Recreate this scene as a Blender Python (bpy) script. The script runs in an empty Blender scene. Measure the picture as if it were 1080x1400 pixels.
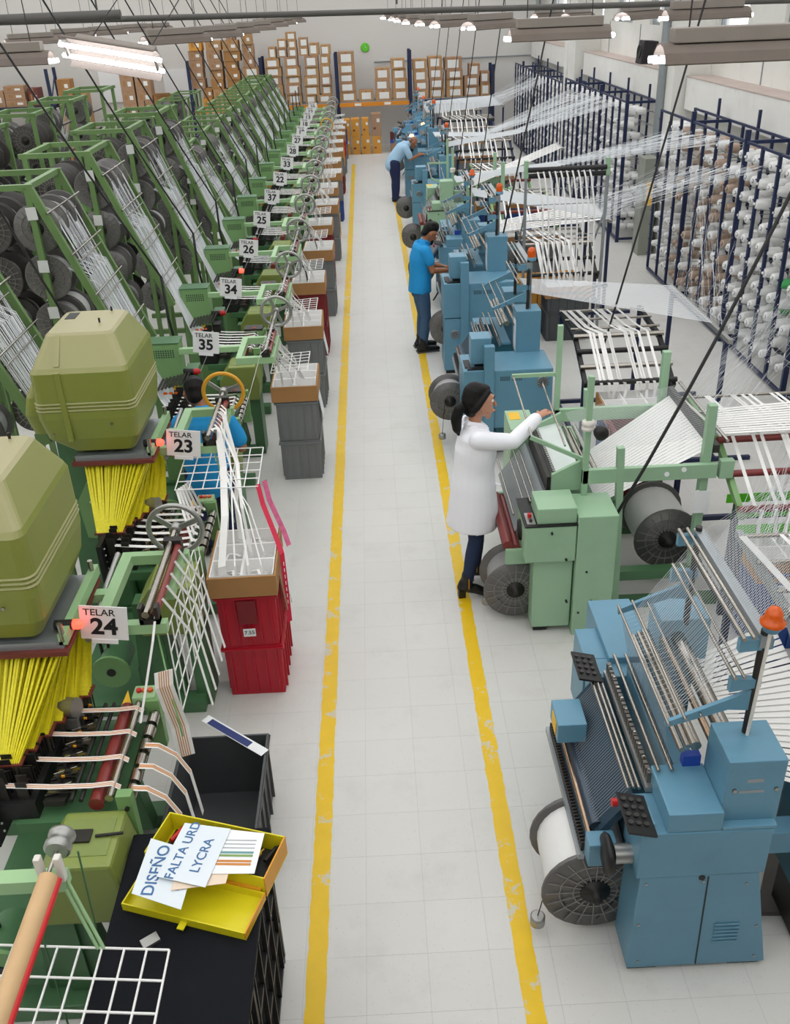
import bpy, bmesh, random
from math import *
from mathutils import Vector, Matrix

# ------------------------------------------------------------------ camera, world, light
S = bpy.context.scene
COL = S.collection
rnd = random.Random(11)

cam = bpy.data.cameras.new('camera')
camo = bpy.data.objects.new('camera', cam)
COL.objects.link(camo)
cam.sensor_fit = 'HORIZONTAL'
cam.sensor_width = 36.0
cam.lens = 42.0
cam.clip_end = 200
_r = Vector((0.998766, -0.03187, -0.03808)); _u = Vector((0.048785, 0.486772, 0.872166)); _b = Vector((-0.009259, -0.872947, 0.487726))
camo.matrix_world = Matrix(((_r.x, _u.x, _b.x, 0), (_r.y, _u.y, _b.y, 0), (_r.z, _u.z, _b.z, 4.17), (0, 0, 0, 1)))
S.camera = camo

W = bpy.data.worlds.new('overcast_sky'); S.world = W
W.use_nodes = True
_bg = W.node_tree.nodes['Background']
_bg.inputs[0].default_value = (0.985, 0.985, 1.0, 1)
_bg.inputs[1].default_value = 2.45
S.view_settings.view_transform = 'Standard'
S.view_settings.look = 'None'
S.view_settings.gamma = 1
S.view_settings.use_curve_mapping = False
S.view_settings.exposure = 0.0
LAMP_STRENGTH = 14.0

# ------------------------------------------------------------------ materials
def lin(h):
    h = h.lstrip('#')
    c = [int(h[i:i+2], 16)/255 for i in (0, 2, 4)]
    return tuple((x/12.92 if x <= .04045 else ((x+.055)/1.055)**2.4) for x in c)

MATS = {}
def mat(name, hexc, rough=.5, metal=0., var=.10, scale=5., bump=0., trans=0., emit=0., spec=.5, alpha=1., dirt=None, dirt_amt=.35, fine=0):
    if name in MATS: return MATS[name]
    m = bpy.data.materials.new(name); m.use_nodes = True
    nt = m.node_tree; N = nt.nodes; L = nt.links
    p = N['Principled BSDF']
    c = lin(hexc)
    p.inputs['Roughness'].default_value = rough
    p.inputs['Metallic'].default_value = metal
    p.inputs['Specular IOR Level'].default_value = spec
    if trans: p.inputs['Transmission Weight'].default_value = trans
    if alpha < 1: p.inputs['Alpha'].default_value = alpha
    if emit:
        p.inputs['Emission Color'].default_value = (*c, 1); p.inputs['Emission Strength'].default_value = emit
    geo = N.new('ShaderNodeNewGeometry')
    no = N.new('ShaderNodeTexNoise'); no.inputs['Scale'].default_value = scale; no.inputs['Detail'].default_value = 4
    L.new(geo.outputs['Position'], no.inputs['Vector'])
    mx = N.new('ShaderNodeMix'); mx.data_type = 'RGBA'
    mx.inputs[6].default_value = (*[x*(1-var) for x in c], 1); mx.inputs[7].default_value = (*[min(1, x*(1+var)) for x in c], 1)
    L.new(no.outputs['Fac'], mx.inputs[0])
    out = mx.outputs[2]
    if dirt:
        n2 = N.new('ShaderNodeTexNoise'); n2.inputs['Scale'].default_value = 2.3; n2.inputs['Detail'].default_value = 7; n2.inputs['Roughness'].default_value = .7
        L.new(geo.outputs['Position'], n2.inputs['Vector'])
        rp = N.new('ShaderNodeValToRGB'); rp.color_ramp.elements[0].position = .52; rp.color_ramp.elements[1].position = .72
        rp.color_ramp.elements[1].color = (dirt_amt,)*3 + (1,)
        L.new(n2.outputs['Fac'], rp.inputs[0])
        m2 = N.new('ShaderNodeMix'); m2.data_type = 'RGBA'
        L.new(rp.outputs[0], m2.inputs[0]); L.new(out, m2.inputs[6]); m2.inputs[7].default_value = (*lin(dirt), 1)
        out = m2.outputs[2]
    L.new(out, p.inputs['Base Color'])
    if bump:
        n3 = N.new('ShaderNodeTexNoise'); n3.inputs['Scale'].default_value = fine or scale*8
        L.new(geo.outputs['Position'], n3.inputs['Vector'])
        b = N.new('ShaderNodeBump'); b.inputs['Strength'].default_value = bump; b.inputs['Distance'].default_value = .01
        L.new(n3.outputs['Fac'], b.inputs['Height']); L.new(b.outputs[0], p.inputs['Normal'])
    MATS[name] = m
    return m

def mat_floor():
    m = mat('vinyl_floor_tile', 'd2d1cc', .42, var=.035, scale=.9, dirt='b0aba0', dirt_amt=.25)
    nt = m.node_tree; N = nt.nodes; L = nt.links; p = N['Principled BSDF']
    src = p.inputs['Base Color'].links[0].from_socket
    geo = N.new('ShaderNodeNewGeometry')
    vo = N.new('ShaderNodeTexVoronoi'); vo.inputs['Scale'].default_value = 38
    L.new(geo.outputs['Position'], vo.inputs['Vector'])
    rp = N.new('ShaderNodeValToRGB'); e = rp.color_ramp.elements
    e[0].position = .06; e[0].color = (.55, .55, .55, 1); e[1].position = .16; e[1].color = (1, 1, 1, 1)
    L.new(vo.outputs['Distance'], rp.inputs[0])
    mu = N.new('ShaderNodeMix'); mu.data_type = 'RGBA'; mu.blend_type = 'MULTIPLY'; mu.inputs[0].default_value = .35
    L.new(src, mu.inputs[6]); L.new(rp.outputs[0], mu.inputs[7])
    oi = N.new('ShaderNodeObjectInfo')
    mr = N.new('ShaderNodeMapRange'); mr.inputs[3].default_value = .985; mr.inputs[4].default_value = 1.01
    L.new(oi.outputs['Random'], mr.inputs[0])
    m3 = N.new('ShaderNodeVectorMath'); m3.operation = 'SCALE'
    L.new(mu.outputs[2], m3.inputs[0]); L.new(mr.outputs[0], m3.inputs['Scale'])
    L.new(m3.outputs[0], p.inputs['Base Color'])
    return m

def mat_yellow():
    m = mat('worn_yellow_line_paint', 'e6bd08', .42, var=.09, scale=9)
    nt = m.node_tree; N = nt.nodes; L = nt.links; p = N['Principled BSDF']
    src = p.inputs['Base Color'].links[0].from_socket
    geo = N.new('ShaderNodeNewGeometry')
    a = N.new('ShaderNodeTexNoise'); a.inputs['Scale'].default_value = 4.5; a.inputs['Detail'].default_value = 8; a.inputs['Roughness'].default_value = .78
    L.new(geo.outputs['Position'], a.inputs['Vector'])
    rp = N.new('ShaderNodeValToRGB'); rp.color_ramp.elements[0].position = .575; rp.color_ramp.elements[1].position = .59
    L.new(a.outputs['Fac'], rp.inputs[0])
    mx = N.new('ShaderNodeMix'); mx.data_type = 'RGBA'; mx.inputs[7].default_value = (*lin('c9c4b0'), 1)
    L.new(rp.outputs[0], mx.inputs[0]); L.new(src, mx.inputs[6]); L.new(mx.outputs[2], p.inputs['Base Color'])
    return m

def dusty_top(m, hexc, lo=.55, hi=.95, amt=.8):
    # dust settled on the upward faces
    nt = m.node_tree; N = nt.nodes; L = nt.links; p = N['Principled BSDF']
    src = p.inputs['Base Color'].links[0].from_socket
    g = N.new('ShaderNodeNewGeometry'); sx = N.new('ShaderNodeSeparateXYZ'); L.new(g.outputs['Normal'], sx.inputs[0])
    mr = N.new('ShaderNodeMapRange'); mr.inputs[1].default_value = lo; mr.inputs[2].default_value = hi; mr.inputs[4].default_value = amt
    L.new(sx.outputs[2], mr.inputs[0])
    mx = N.new('ShaderNodeMix'); mx.data_type = 'RGBA'; mx.inputs[7].default_value = (*lin(hexc), 1)
    L.new(mr.outputs[0], mx.inputs[0]); L.new(src, mx.inputs[6]); L.new(mx.outputs[2], p.inputs['Base Color'])
FLOOR = mat_floor(); YEL = mat_yellow()
GROUT = mat('tile_joint', 'a09b90', .8)
WALLW = mat('white_painted_wall', 'dddcd6', .75, var=.05, scale=1.2, dirt='bdb9ae', dirt_amt=.3)
WALLB = mat('grey_white_back_wall', 'd6d4d0', .8, var=.05, scale=.7)
CONC = mat('white_concrete_beam', 'e2e1dc', .8, var=.04, dirt='b9b2ab', dirt_amt=.3)
DUST = mat('dusty_ledge', 'b9aaa2', .95, var=.15)
STEELG = mat('grey_steel_pipe', '9aa0a3', .4, .6)
DPIPE = mat('dark_ceiling_steel', '5c5a57', .6, .3)
GRN = mat('light_green_loom_paint', '7aa268', .45, var=.08, dirt='5d7a58', dirt_amt=.3)
GRN2 = mat('pale_green_arm_paint', '98bd8c', .4, var=.06)
DGRN = mat('dark_green_loom_paint', '4a744d', .45, var=.1, dirt='33523a', dirt_amt=.4)
CGRN = mat('creel_green_paint', '62804b', .5, var=.1)
OLV = mat('olive_cover_enamel', '828a3c', .42, var=.06, scale=3, dirt='6f7434', dirt_amt=.25)
dusty_top(OLV, 'a8a07c', .35, .8, .85)
OLV2 = mat('olive_gearbox_enamel', '84924a', .42, var=.07)
MGRN = mat('mint_green_machine_paint', '97b998', .42, var=.06, dirt='82a585', dirt_amt=.3)
TEAL = mat('teal_blue_machine_paint', '5f8ea5', .42, var=.07, dirt='4f798e', dirt_amt=.35)
TEAL2 = mat('blue_machine_paint', '679fc0', .45, var=.07)
DTEAL = mat('dark_teal_machine_paint', '326f80', .45)
CHR = mat('polished_steel', 'a7a29a', .22, 1., var=.05)
COP = mat('warm_polished_steel', 'b39a82', .24, 1., var=.06)
ALU = mat('brushed_aluminium', 'a9a9a6', .38, .85)
DMET = mat('dark_oily_steel', '3b3936', .45, .6, var=.25, scale=14)
BLK = mat('black_machine_parts', '171717', .5, var=.3, scale=12)
RUB = mat('black_rubber_mat', '101218', .7, var=.3, dirt='1c1f26', dirt_amt=.5, spec=.15)
CABLE = mat('black_cable', '202020', .5)
GFL = mat('grey_plastic_flange', '6b6967', .45, .25, var=.12, scale=9)
GFL2 = mat('light_steel_flange', '8f8d89', .35, .6)
HUB = mat('dark_hub', '2a2826', .5, .3)
YARNG = mat('grey_wound_yarn', 'a6a7a6', .5, var=.1, scale=30)
YARNW = mat('white_yarn', 'e8e8e6', .6, var=.03)
THR = mat('white_thread', 'dfe3e6', .55, var=.04)
THRG = mat('grey_thread', '9fa5aa', .5)
TAPE = mat('white_woven_tape', 'ecebe8', .65, var=.03, scale=40)
TBLK = mat('black_woven_tape', '2b2b2e', .7)
TNAVY = mat('navy_woven_tape', '27366f', .6)
ORG = mat('orange_tape_stripe', 'c98436', .6)
YHARN = mat('yellow_harness_cord', 'ddd21e', .55, var=.22, scale=60)
BHARN = mat('blackened_harness_wire', '4d463a', .6, var=.3, scale=60)
RBRN = mat('red_brown_plate', '6e3129', .5)
RROL = mat('red_brown_roller', '7b2f2b', .35, var=.1)
WOODR = mat('pale_wood_roller', 'c9a67a', .55, var=.1, scale=14)
SIGNW = mat('white_sign_plate', 'e9e9e9', .4, var=.02)
INK = mat('black_print', '15151a', .6)
INKB = mat('blue_print', '3e6c9c', .6)
PAP = mat('white_paper', 'eceeef', .6, var=.02)
PAPB = mat('bluish_paper_in_sleeve', 'dde6ec', .25, var=.02)
WIRE = mat('white_wire_grid', 'eeeeec', .4)
CART = mat('brown_cardboard', 'b08b62', .85, var=.1, scale=7)
CART2 = mat('tan_cardboard', 'a5794a', .85, var=.1, scale=7)
CART3 = mat('pinkish_cardboard', 'a68468', .85, var=.1, scale=7)
CARTO = mat('orange_cardboard', 'd1943c', .8, var=.08)
LBL = mat('white_box_label', 'e6e6e3', .7, var=.03)
LINER = mat('white_bin_liner', 'e9e8e6', .6, var=.04)
CRG = mat('grey_plastic_crate', '76797a', .5, var=.07)
CRR = mat('red_plastic_crate', 'b3142a', .42, var=.07)
CRD = mat('dark_red_plastic_crate', '7c2025', .45, var=.08)
CRB = mat('blue_plastic_crate', '20468c', .42, var=.07)
CRK = mat('dark_grey_plastic_crate', '4a4c4e', .5, var=.1)
CRY = mat('yellow_plastic_crate', 'd9a722', .45)
BSTEEL = mat('navy_blue_rack_paint', '172449', .45, var=.12)
ORB = mat('orange_rack_beam', 'd98a1f', .5)
CONEW = mat('white_cone_yarn', 'e9e9e7', .55, var=.03)
CONET = mat('tan_cone_yarn', 'b09a88', .6, var=.06)
CONEG = mat('green_cone_yarn', '4fb268', .55)
CONEP = mat('pink_cone_yarn', 'c9878f', .55)
PLAST = mat('grey_cone_core', '55585a', .6)
LGREEN = mat('lime_green_strip', '62c92c', .5)
RED = mat('red_plastic', 'c81e22', .35)
REDGLOW = mat('lit_red_lamp', 'ff3a2a', .3, emit=5)
AMB = mat('amber_beacon_plastic', 'd0560f', .12, var=.25, scale=40)
AMBGLOW = mat('lit_amber_lamp', 'ffb870', .3, emit=5)
YLW = mat('yellow_wheel_paint', 'd79a22', .4)
YTOOL = mat('yellow_toolbox_paint', 'ded21c', .4, var=.06)
OTOOL = mat('orange_yellow_toolbox_edge', 'dd9a22', .45)
YSTK = mat('yellow_sticker', 'e8b81a', .5)
BLUEP = mat('blue_plastic', '2447a8', .4)
TUBEON = mat('lit_fluorescent_tube', 'f4f8ff', .3, emit=LAMP_STRENGTH)
HOOD = mat('dusty_lamp_hood', '6d635b', .7, var=.15, dirt='6a5a4e', dirt_amt=.5)
HOODW = mat('white_lamp_body', '8b837b', .5)
SKIN = mat('skin', 'b98468', .5, var=.05)
SKIN2 = mat('tan_skin', '9c6748', .5, var=.05)
HAIR = mat('black_hair', '0d0b0a', .55, var=.3, scale=40, spec=.25)
HAIRS = mat('shaved_hair', '6b4e3f', .7)
COAT = mat('white_lab_coat', 'f1f2f8', .75, var=.02, bump=.1, fine=14)
SHIRT = mat('turquoise_polo_cotton', '1690d0', .8, var=.06, bump=.15, fine=12)
SHIRT2 = mat('pale_blue_shirt_cotton', '9fc2dc', .8, var=.05)
JEAN = mat('blue_denim', '3a5878', .8, var=.12, scale=12)
JEAND = mat('dark_navy_denim', '16294a', .8, var=.12, scale=12)
NAVY = mat('navy_trousers_cloth', '18224a', .8, var=.1)
BOOT = mat('black_leather', '121212', .4)
SPK = mat('black_loudspeaker', '202022', .6)
GLASS = mat('window_glass', 'f2f6f8', .05, trans=1., spec=.5)
FILM = mat('clear_plastic_guard', 'dfe8ea', .12, alpha=.16)
TAGW = mat('grey_white_tag', 'c9cbc8', .6)
VENT = mat('dark_vent_hole', '23302a', .7)
GRIME = mat('dark_floor_plate', '59544f', .7, var=.25, scale=4, dirt='2c2926', dirt_amt=.8)
WPIPE = mat('white_pvc_pipe', 'dcd8cf', .4)
PINKR = mat('pink_red_ribbon', 'c8173f', .6)

# ------------------------------------------------------------------ mesh builder
class MB:
    def __init__(s): s.v = []; s.f = []; s.sm = []
    def add(s, vs, fs, smooth=False):
        b = len(s.v); s.v += [Vector(x) for x in vs]
        for f in fs: s.f.append(tuple(b+i for i in f)); s.sm.append(smooth)
        return s
    def box(s, x0, x1, y0, y1, z0, z1):
        return s.add([(x0,y0,z0),(x1,y0,z0),(x1,y1,z0),(x0,y1,z0),(x0,y0,z1),(x1,y0,z1),(x1,y1,z1),(x0,y1,z1)],
                     [(3,2,1,0),(4,5,6,7),(0,1,5,4),(1,2,6,5),(2,3,7,6),(3,0,4,7)])
    def obox(s, c, size, R=None):
        h = [x/2 for x in size]; c = Vector(c)
        vs = [Vector((sx*h[0], sy*h[1], sz*h[2])) for sz in (-1,1) for sx,sy in ((-1,-1),(1,-1),(1,1),(-1,1))]
        if R is not None: vs = [R @ v for v in vs]
        return s.add([c+v for v in vs], [(3,2,1,0),(4,5,6,7),(0,1,5,4),(1,2,6,5),(2,3,7,6),(3,0,4,7)])
    def bar(s, p0, p1, w, h, up=(0,0,1)):
        p0 = Vector(p0); p1 = Vector(p1); d = (p1-p0)
        a = d.normalized(); u = Vector(up)
        if abs(a.dot(u)) > .98: u = Vector((0,1,0))
        x = a.cross(u).normalized(); z = x.cross(a)
        R = Matrix((x, a, z)).transposed()
        return s.obox((p0+p1)/2, (w, d.length, h), R)
    def tube(s, p0, p1, r, n=8, r1=None, smooth=True):
        p0 = Vector(p0); p1 = Vector(p1); a = (p1-p0).normalized()
        u = a.orthogonal().normalized(); w = a.cross(u); r1 = r if r1 is None else r1
        vs = []
        for p, q in ((p0, r), (p1, r1)):
            for i in range(n):
                t = 2*pi*i/n; vs.append(p + (u*cos(t)+w*sin(t))*q)
        s.add(vs, [(i, (i+1) % n, n+(i+1) % n, n+i) for i in range(n)], smooth)
        s.add(vs, [tuple(range(n-1,-1,-1)), tuple(range(n, 2*n))])
        return s
    def path(s, pts, r, n=6):
        pts = [Vector(p) for p in pts]; m = len(pts); vs = []
        for k in range(m):
            a = (pts[min(k+1, m-1)]-pts[max(k-1, 0)]).normalized()
            u = a.cross(Vector((.13,.31,.94))).normalized(); w = a.cross(u)
            vs += [pts[k]+(u*cos(2*pi*i/n)+w*sin(2*pi*i/n))*r for i in range(n)]
        fs = [(k*n+i, k*n+(i+1) % n, (k+1)*n+(i+1) % n, (k+1)*n+i) for k in range(m-1) for i in range(n)]
        fs += [tuple(range(n-1,-1,-1)), tuple((m-1)*n+i for i in range(n))]
        return s.add(vs, fs, True)
    def lathe(s, prof, org, axis, n=24, smooth=True):
        org = Vector(org); a = Vector(axis).normalized(); u = a.orthogonal().normalized(); w = a.cross(u)
        vs = []; m = len(prof)
        for r, h in prof:
            vs += [org+a*h+(u*cos(2*pi*i/n)+w*sin(2*pi*i/n))*r for i in range(n)]
        fs = [(k*n+i, k*n+(i+1) % n, (k+1)*n+(i+1) % n, (k+1)*n+i) for k in range(m-1) for i in range(n)]
        s.add(vs, fs, smooth)
        return s.add([vs[i] for i in range(n)]+[vs[(m-1)*n+i] for i in range(n)], [tuple(range(n-1,-1,-1)), tuple(range(n, 2*n))])
    def prism(s, poly, axis, a0, a1):
        # poly in the two remaining axes (xz for y, xy for z, yz for x)
        def P(p, a):
            if axis == 'y': return (p[0], a, p[1])
            if axis == 'z': return (p[0], p[1], a)
            return (a, p[0], p[1])
        n = len(poly)
        vs = [P(p, a0) for p in poly]+[P(p, a1) for p in poly]
        return s.add(vs, [tuple(range(n-1,-1,-1)), tuple(range(n, 2*n))]+[(i, (i+1) % n, n+(i+1) % n, n+i) for i in range(n)])
    def rings(s, rs, smooth=False, cap=True):
        n = len(rs[0]); vs = [p for r in rs for p in r]
        s.add(vs, [(k*n+i, k*n+(i+1) % n, (k+1)*n+(i+1) % n, (k+1)*n+i) for k in range(len(rs)-1) for i in range(n)], smooth)
        if cap: s.add(list(rs[0])+list(rs[-1]), [tuple(range(n-1,-1,-1)), tuple(range(n, 2*n))])
        return s
    def ribbon(s, pts, w, th=.0015):
        pts = [Vector(p) for p in pts]; w = Vector(w); m = len(pts); rs = []
        for k in range(m):
            a = (pts[min(k+1, m-1)]-pts[max(k-1, 0)]).normalized()
            nn = a.cross(w).normalized()*th
            rs.append([pts[k]-w/2-nn, pts[k]+w/2-nn, pts[k]+w/2+nn, pts[k]-w/2+nn])
        return s.rings(rs)
    def thread(s, p0, p1, r):
        p0 = Vector(p0); p1 = Vector(p1); a = (p1-p0).normalized(); u = a.cross(Vector((.2,.3,.93))).normalized()*r; w = a.cross(u)
        k = [u, -u*.5+w*.87, -u*.5-w*.87]
        return s.add([p0+x for x in k]+[p1+x for x in k], [(0,1,4,3),(1,2,5,4),(2,0,3,5)])

def wloc(o):
    v = Vector((0,0,0))
    while o is not None:
        v = v+o.location; o = o.parent
    return v

def mesh_of(mb, name, m, org=Vector((0,0,0)), bevel=0.):
    me = bpy.data.meshes.new(name)
    me.from_pydata([v-org for v in mb.v], [], mb.f)
    me.polygons.foreach_set('use_smooth', mb.sm)
    if bevel:
        bm = bmesh.new(); bm.from_mesh(me)
        bmesh.ops.remove_doubles(bm, verts=bm.verts, dist=1e-6)
        es = [e for e in bm.edges if len(e.link_faces) == 2 and e.calc_face_angle(0) > .5]
        bmesh.ops.bevel(bm, geom=es, offset=bevel, segments=2, profile=.6, affect='EDGES', clamp_overlap=True)
        bm.to_mesh(me); bm.free()
    me.materials.append(m)
    me.validate()
    return me

def part(mb, name, m, parent, bevel=0., label=None):
    me = mesh_of(mb, name, m, wloc(parent), bevel)
    o = bpy.data.objects.new(name, me); COL.objects.link(o); o.parent = parent
    if label: o['label'] = label
    return o

def tagit(o, label=None, cat=None, group=None, kind=None):
    if label: o['label'] = label
    if cat: o['category'] = cat
    if group: o['group'] = group
    if kind: o['kind'] = kind
    return o

def thing(name, label, cat, loc=(0,0,0), group=None):
    o = bpy.data.objects.new(name, None); COL.objects.link(o); o.location = loc
    o.empty_display_size = .1
    return tagit(o, label, cat, group)

def mono(mb, name, m, label, cat, group=None, kind=None, bevel=0.):
    xs = [v.x for v in mb.v]; ys = [v.y for v in mb.v]; zs = [v.z for v in mb.v]
    org = Vector(((min(xs)+max(xs))/2, (min(ys)+max(ys))/2, min(zs)))
    o = bpy.data.objects.new(name, mesh_of(mb, name, m, org, bevel)); COL.objects.link(o); o.location = org
    return tagit(o, label, cat, group, kind)

def struct(mb, name, m, bevel=0.):
    o = bpy.data.objects.new(name, mesh_of(mb, name, m, Vector((0,0,0)), bevel)); COL.objects.link(o); o['kind'] = 'structure'
    return o

def copy_tree(o, parent=None, skip=()):
    c = o.copy(); COL.objects.link(c)
    if parent is not None: c.parent = parent
    for ch in list(o.children):
        if ch.name.split('.')[0] in skip: continue
        copy_tree(ch, c, skip)
    return c

def place(o, loc, rz=0, label=None, group=None, skip=()):
    c = copy_tree(o, None, skip); c.location = loc; c.rotation_euler = (0, 0, rz)
    if label: c['label'] = label
    if group: c['group'] = group
    return c

def drop(o):
    for ch in list(o.children): drop(ch)
    bpy.data.objects.remove(o)

_TXT = {}
def text_mesh(s, m, bold=.0):
    k = (s, m.name, bold)
    if k in _TXT: return _TXT[k]
    cu = bpy.data.curves.new('t', 'FONT'); cu.body = s; cu.size = 1; cu.align_x = 'CENTER'; cu.align_y = 'CENTER'; cu.offset = bold; cu.extrude = .004
    t = bpy.data.objects.new('t', cu); COL.objects.link(t)
    bpy.context.view_layer.update()
    me = bpy.data.meshes.new_from_object(t.evaluated_get(bpy.context.evaluated_depsgraph_get()))
    bpy.data.objects.remove(t); me.materials.clear(); me.materials.append(m); me.name = 'lettering'
    _TXT[k] = me
    return me

def lettering(s, size, at, right, up, m, parent, bold=.0, sx=1., name='lettering'):
    o = bpy.data.objects.new(name, text_mesh(s, m, bold)); COL.objects.link(o); o.parent = parent
    r = Vector(right).normalized(); u = Vector(up).normalized(); n = r.cross(u)
    o.matrix_local = Matrix.Translation(Vector(at)-wloc(parent)) @ Matrix((r*size*sx, u*size, n*size)).transposed().to_4x4()
    return o
# ------------------------------------------------------------------ setting
T = .3059
X0T, Y0T = .099-6*T, 3.2446-4*T           # joints run through (0.099, 3.245)
floor = struct(MB().box(-13, 6.2, -8, 32.2, -.12, -.0025), 'floor', GROUT)
def tile_mesh(n=1):
    return MB().box(0, T-.001, 0, T-.001, -.0024, 0)
_tm = mesh_of(tile_mesh(), 'floor_tile', FLOOR)
near = set()
for j in range(37):
    for i in range(8):
        a, b = i+2, j
        near.add((a, b))
        o = bpy.data.objects.new('floor_tile', _tm); COL.objects.link(o); o.parent = floor
        o.location = (X0T+a*T, Y0T+b*T, 0)
mb = MB()
for i in range(int((-13-X0T)/T), int((6.2-X0T)/T)):
    for j in range(-32, int((32.1-Y0T)/T)):
        if (i, j) in near: continue
        x, y = X0T+i*T, Y0T+j*T
        mb.add([(x,y,0),(x+T-.001,y,0),(x+T-.001,y+T-.001,0),(x,y+T-.001,0)], [(0,1,2,3)])
o = part(mb, 'floor_tiles_beyond', FLOOR, floor); o['kind'] = 'stuff'

def floor_line(x, y0, y1, w, name):
    n = int((y1-y0)/.05); vs = []
    for k in range(n+1):
        y = y0+(y1-y0)*k/n
        vs += [(x-w/2+rnd.uniform(-.004,.004), y, .0012), (x+w/2+rnd.uniform(-.004,.004), y, .0012)]
    m = MB().add(vs, [(2*k, 2*k+1, 2*k+3, 2*k+2) for k in range(n)])
    return struct(m, name, YEL)
floor_line(-.452, 1.0, 28.1, .098, 'trim_1')
floor_line(.58, 1.0, 22.2, .098, 'trim_2')

struct(MB().box(-13, 6.2, 32, 32.2, 0, 6.4), 'wall_back', WALLB)
# right wall with window openings
WIN = [(9.6, 10.9), (12.4, 13.7), (15.0, 16.3), (19.5, 20.2), (21.5, 22.9), (24.1, 26.7), (28.2, 30.8)]
mb = MB().box(5.6, 5.8, -8, 32, 0, 3.5).box(5.6, 5.8, -8, 32, 4.7, 6.4)
ys = -8
for a, b in WIN:
    mb.box(5.6, 5.8, ys, a, 3.5, 4.7); ys = b
mb.box(5.6, 5.8, ys, 32, 3.5, 4.7)
struct(mb, 'wall_right', WALLW)
for k, (a, b) in enumerate(WIN):
    w = struct(MB().box(5.66, 5.74, a, b, 3.5, 3.55).box(5.66, 5.74, a, b, 4.65, 4.7).box(5.66, 5.74, a, a+.05, 3.55, 4.65).box(5.66, 5.74, b-.05, b, 3.55, 4.65), 'window_%d' % (k+1), STEELG)
    part(MB().box(5.69, 5.705, a+.05, b-.05, 3.55, 4.65), 'pane', GLASS, w)
# vertical wall panel joints, ledges, columns
k = 1
for a, b in ((-8, 16.3), (17.6, 24.2), (25.2, 31.9)):
    t = struct(MB().box(5.2, 5.6, a, b, 2.38, 2.86), 'trim_%d' % (k+2), CONC, .012); k += 1
    part(MB().box(5.19, 5.6, a, b, 2.86, 2.875), 'dusty_top', DUST, t)
for a in (16.35, 24.25):
    struct(MB().box(5.0, 5.6, a, a+.9, 0, 6.2), 'trim_%d' % (k+2), WALLW, .01); k += 1
struct(MB().tube((4.95, 16.8, 0), (4.95, 16.8, 6.2), .075, 14), 'trim_%d' % (k+2), STEELG); k += 1
struct(MB().tube((4.55, 23.0, 0), (4.55, 23.0, 6.2), .045, 12), 'trim_%d' % (k+2), WALLW); k += 1
struct(MB().tube((5.35, 31.7, 0), (5.35, 31.7, 6.2), .08, 12).tube((.3, 31.95, 2.42), (5.3, 31.95, 2.42), .02, 8), 'trim_%d' % (k+2), STEELG); k += 1
for y in [8.3, 11.4, 14.2, 18.6, 20.8, 23.4, 27.4]:
    struct(MB().box(5.585, 5.6, y, y+.012, 2.875, 3.5), 'trim_%d' % (k+2), STEELG); k += 1
# roof with strip roof-lights (open to the sky)
mb = MB()
y = -8.0
while y < 32:
    mb.box(-13, 5.8, y, y+1.4, 6.2, 6.35); y += 3.0
struct(mb, 'ceiling', WALLW)
struct(MB().box(-13, 5.5, -8, .25, 2.35, 2.55), 'trim_unseen_shade_slab', CONC)     # unseen slab added below the viewpoint to shade the near loom fronts
struct(MB().box(-13.2, -13, -8, 32, 0, 6.4), 'wall_left', WALLW)
struct(MB().box(-13, 5.8, -8.2, -8, 0, 6.4), 'wall_front', WALLW)

# overhead steelwork along the top of the view
def pipe(p0, p1, r, label, name='overhead_pipe'):
    t = mono(MB().tube(p0, p1, r, 10), name, DPIPE, label, 'pipe')
pipe((-12.9, 12, 4.21), (5.55, 12, 3.95), .032, 'dark steel pipe running across the hall beneath the roof')
pipe((-12.9, 10.5, 4.13), (-2.4, 10.5, 4.12), .045, 'shorter dark steel pipe above the green creels')
for x in (-6.2, -3.0, .4, 3.6):
    mono(MB().tube((x, 12, 4.1-.015*x), (x, 12, 6.22), .012, 6), 'hanger_rod', DPIPE, 'thin steel rod hanging the overhead pipe from the roof', 'rod', 'rods holding the overhead pipe')

# ------------------------------------------------------------------ fluorescent lamps
def lamp_proto():
    t = thing('fluorescent_lamp', 'lamp', 'lamp', (0, 0, 0))
    Lh = .46
    # body channel, curved hood halves, tubes, end sockets, hanger cords
    part(MB().box(-Lh*.86, Lh*.86, -.07, .07, .05, .13), 'housing', HOODW, t, .008)
    pr = []
    for a in range(7):
        th = radians(-80+a*160/6); pr.append((.16*sin(th), .13*cos(th)-.075))
    inner = [(p[0]*.95, p[1]-.008) for p in pr][::-1]
    m = MB()
    for k in range(6):
        m.prism([pr[k], pr[k+1], inner[5-k], inner[6-k]], 'x', -Lh, Lh)
    part(m, 'hood', HOOD, t)
    for s in (-1, 1):
        part(MB().tube((-Lh*1.1, s*.055, -.035), (Lh*1.1, s*.055, -.035), .019, 10), 'fluorescent_tube', TUBEON, t)
        part(MB().tube((s*Lh*.98, -.055, -.035), (s*Lh*.98, .055, -.035), .021, 8), 'socket', HOODW, t)
        part(MB().tube((s*.3, 0, .12), (s*.28, 0, 2.35), .005, 5), 'hanger_cord', CABLE, t)
    return t
LP = lamp_proto()
LAMPS = [(2.2,6.0,3.82,'over the blue warp knitting loom with the amber beacon'),(1.82,9.6,3.82,''),(1.72,14.0,3.8,''),(1.56,17.5,3.75,''),(1.43,20.5,3.71,''),(1.31,23.0,3.69,''),(1.22,25.5,3.68,''),(1.11,27.5,3.68,''),(.98,29.5,3.69,'')]
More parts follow.
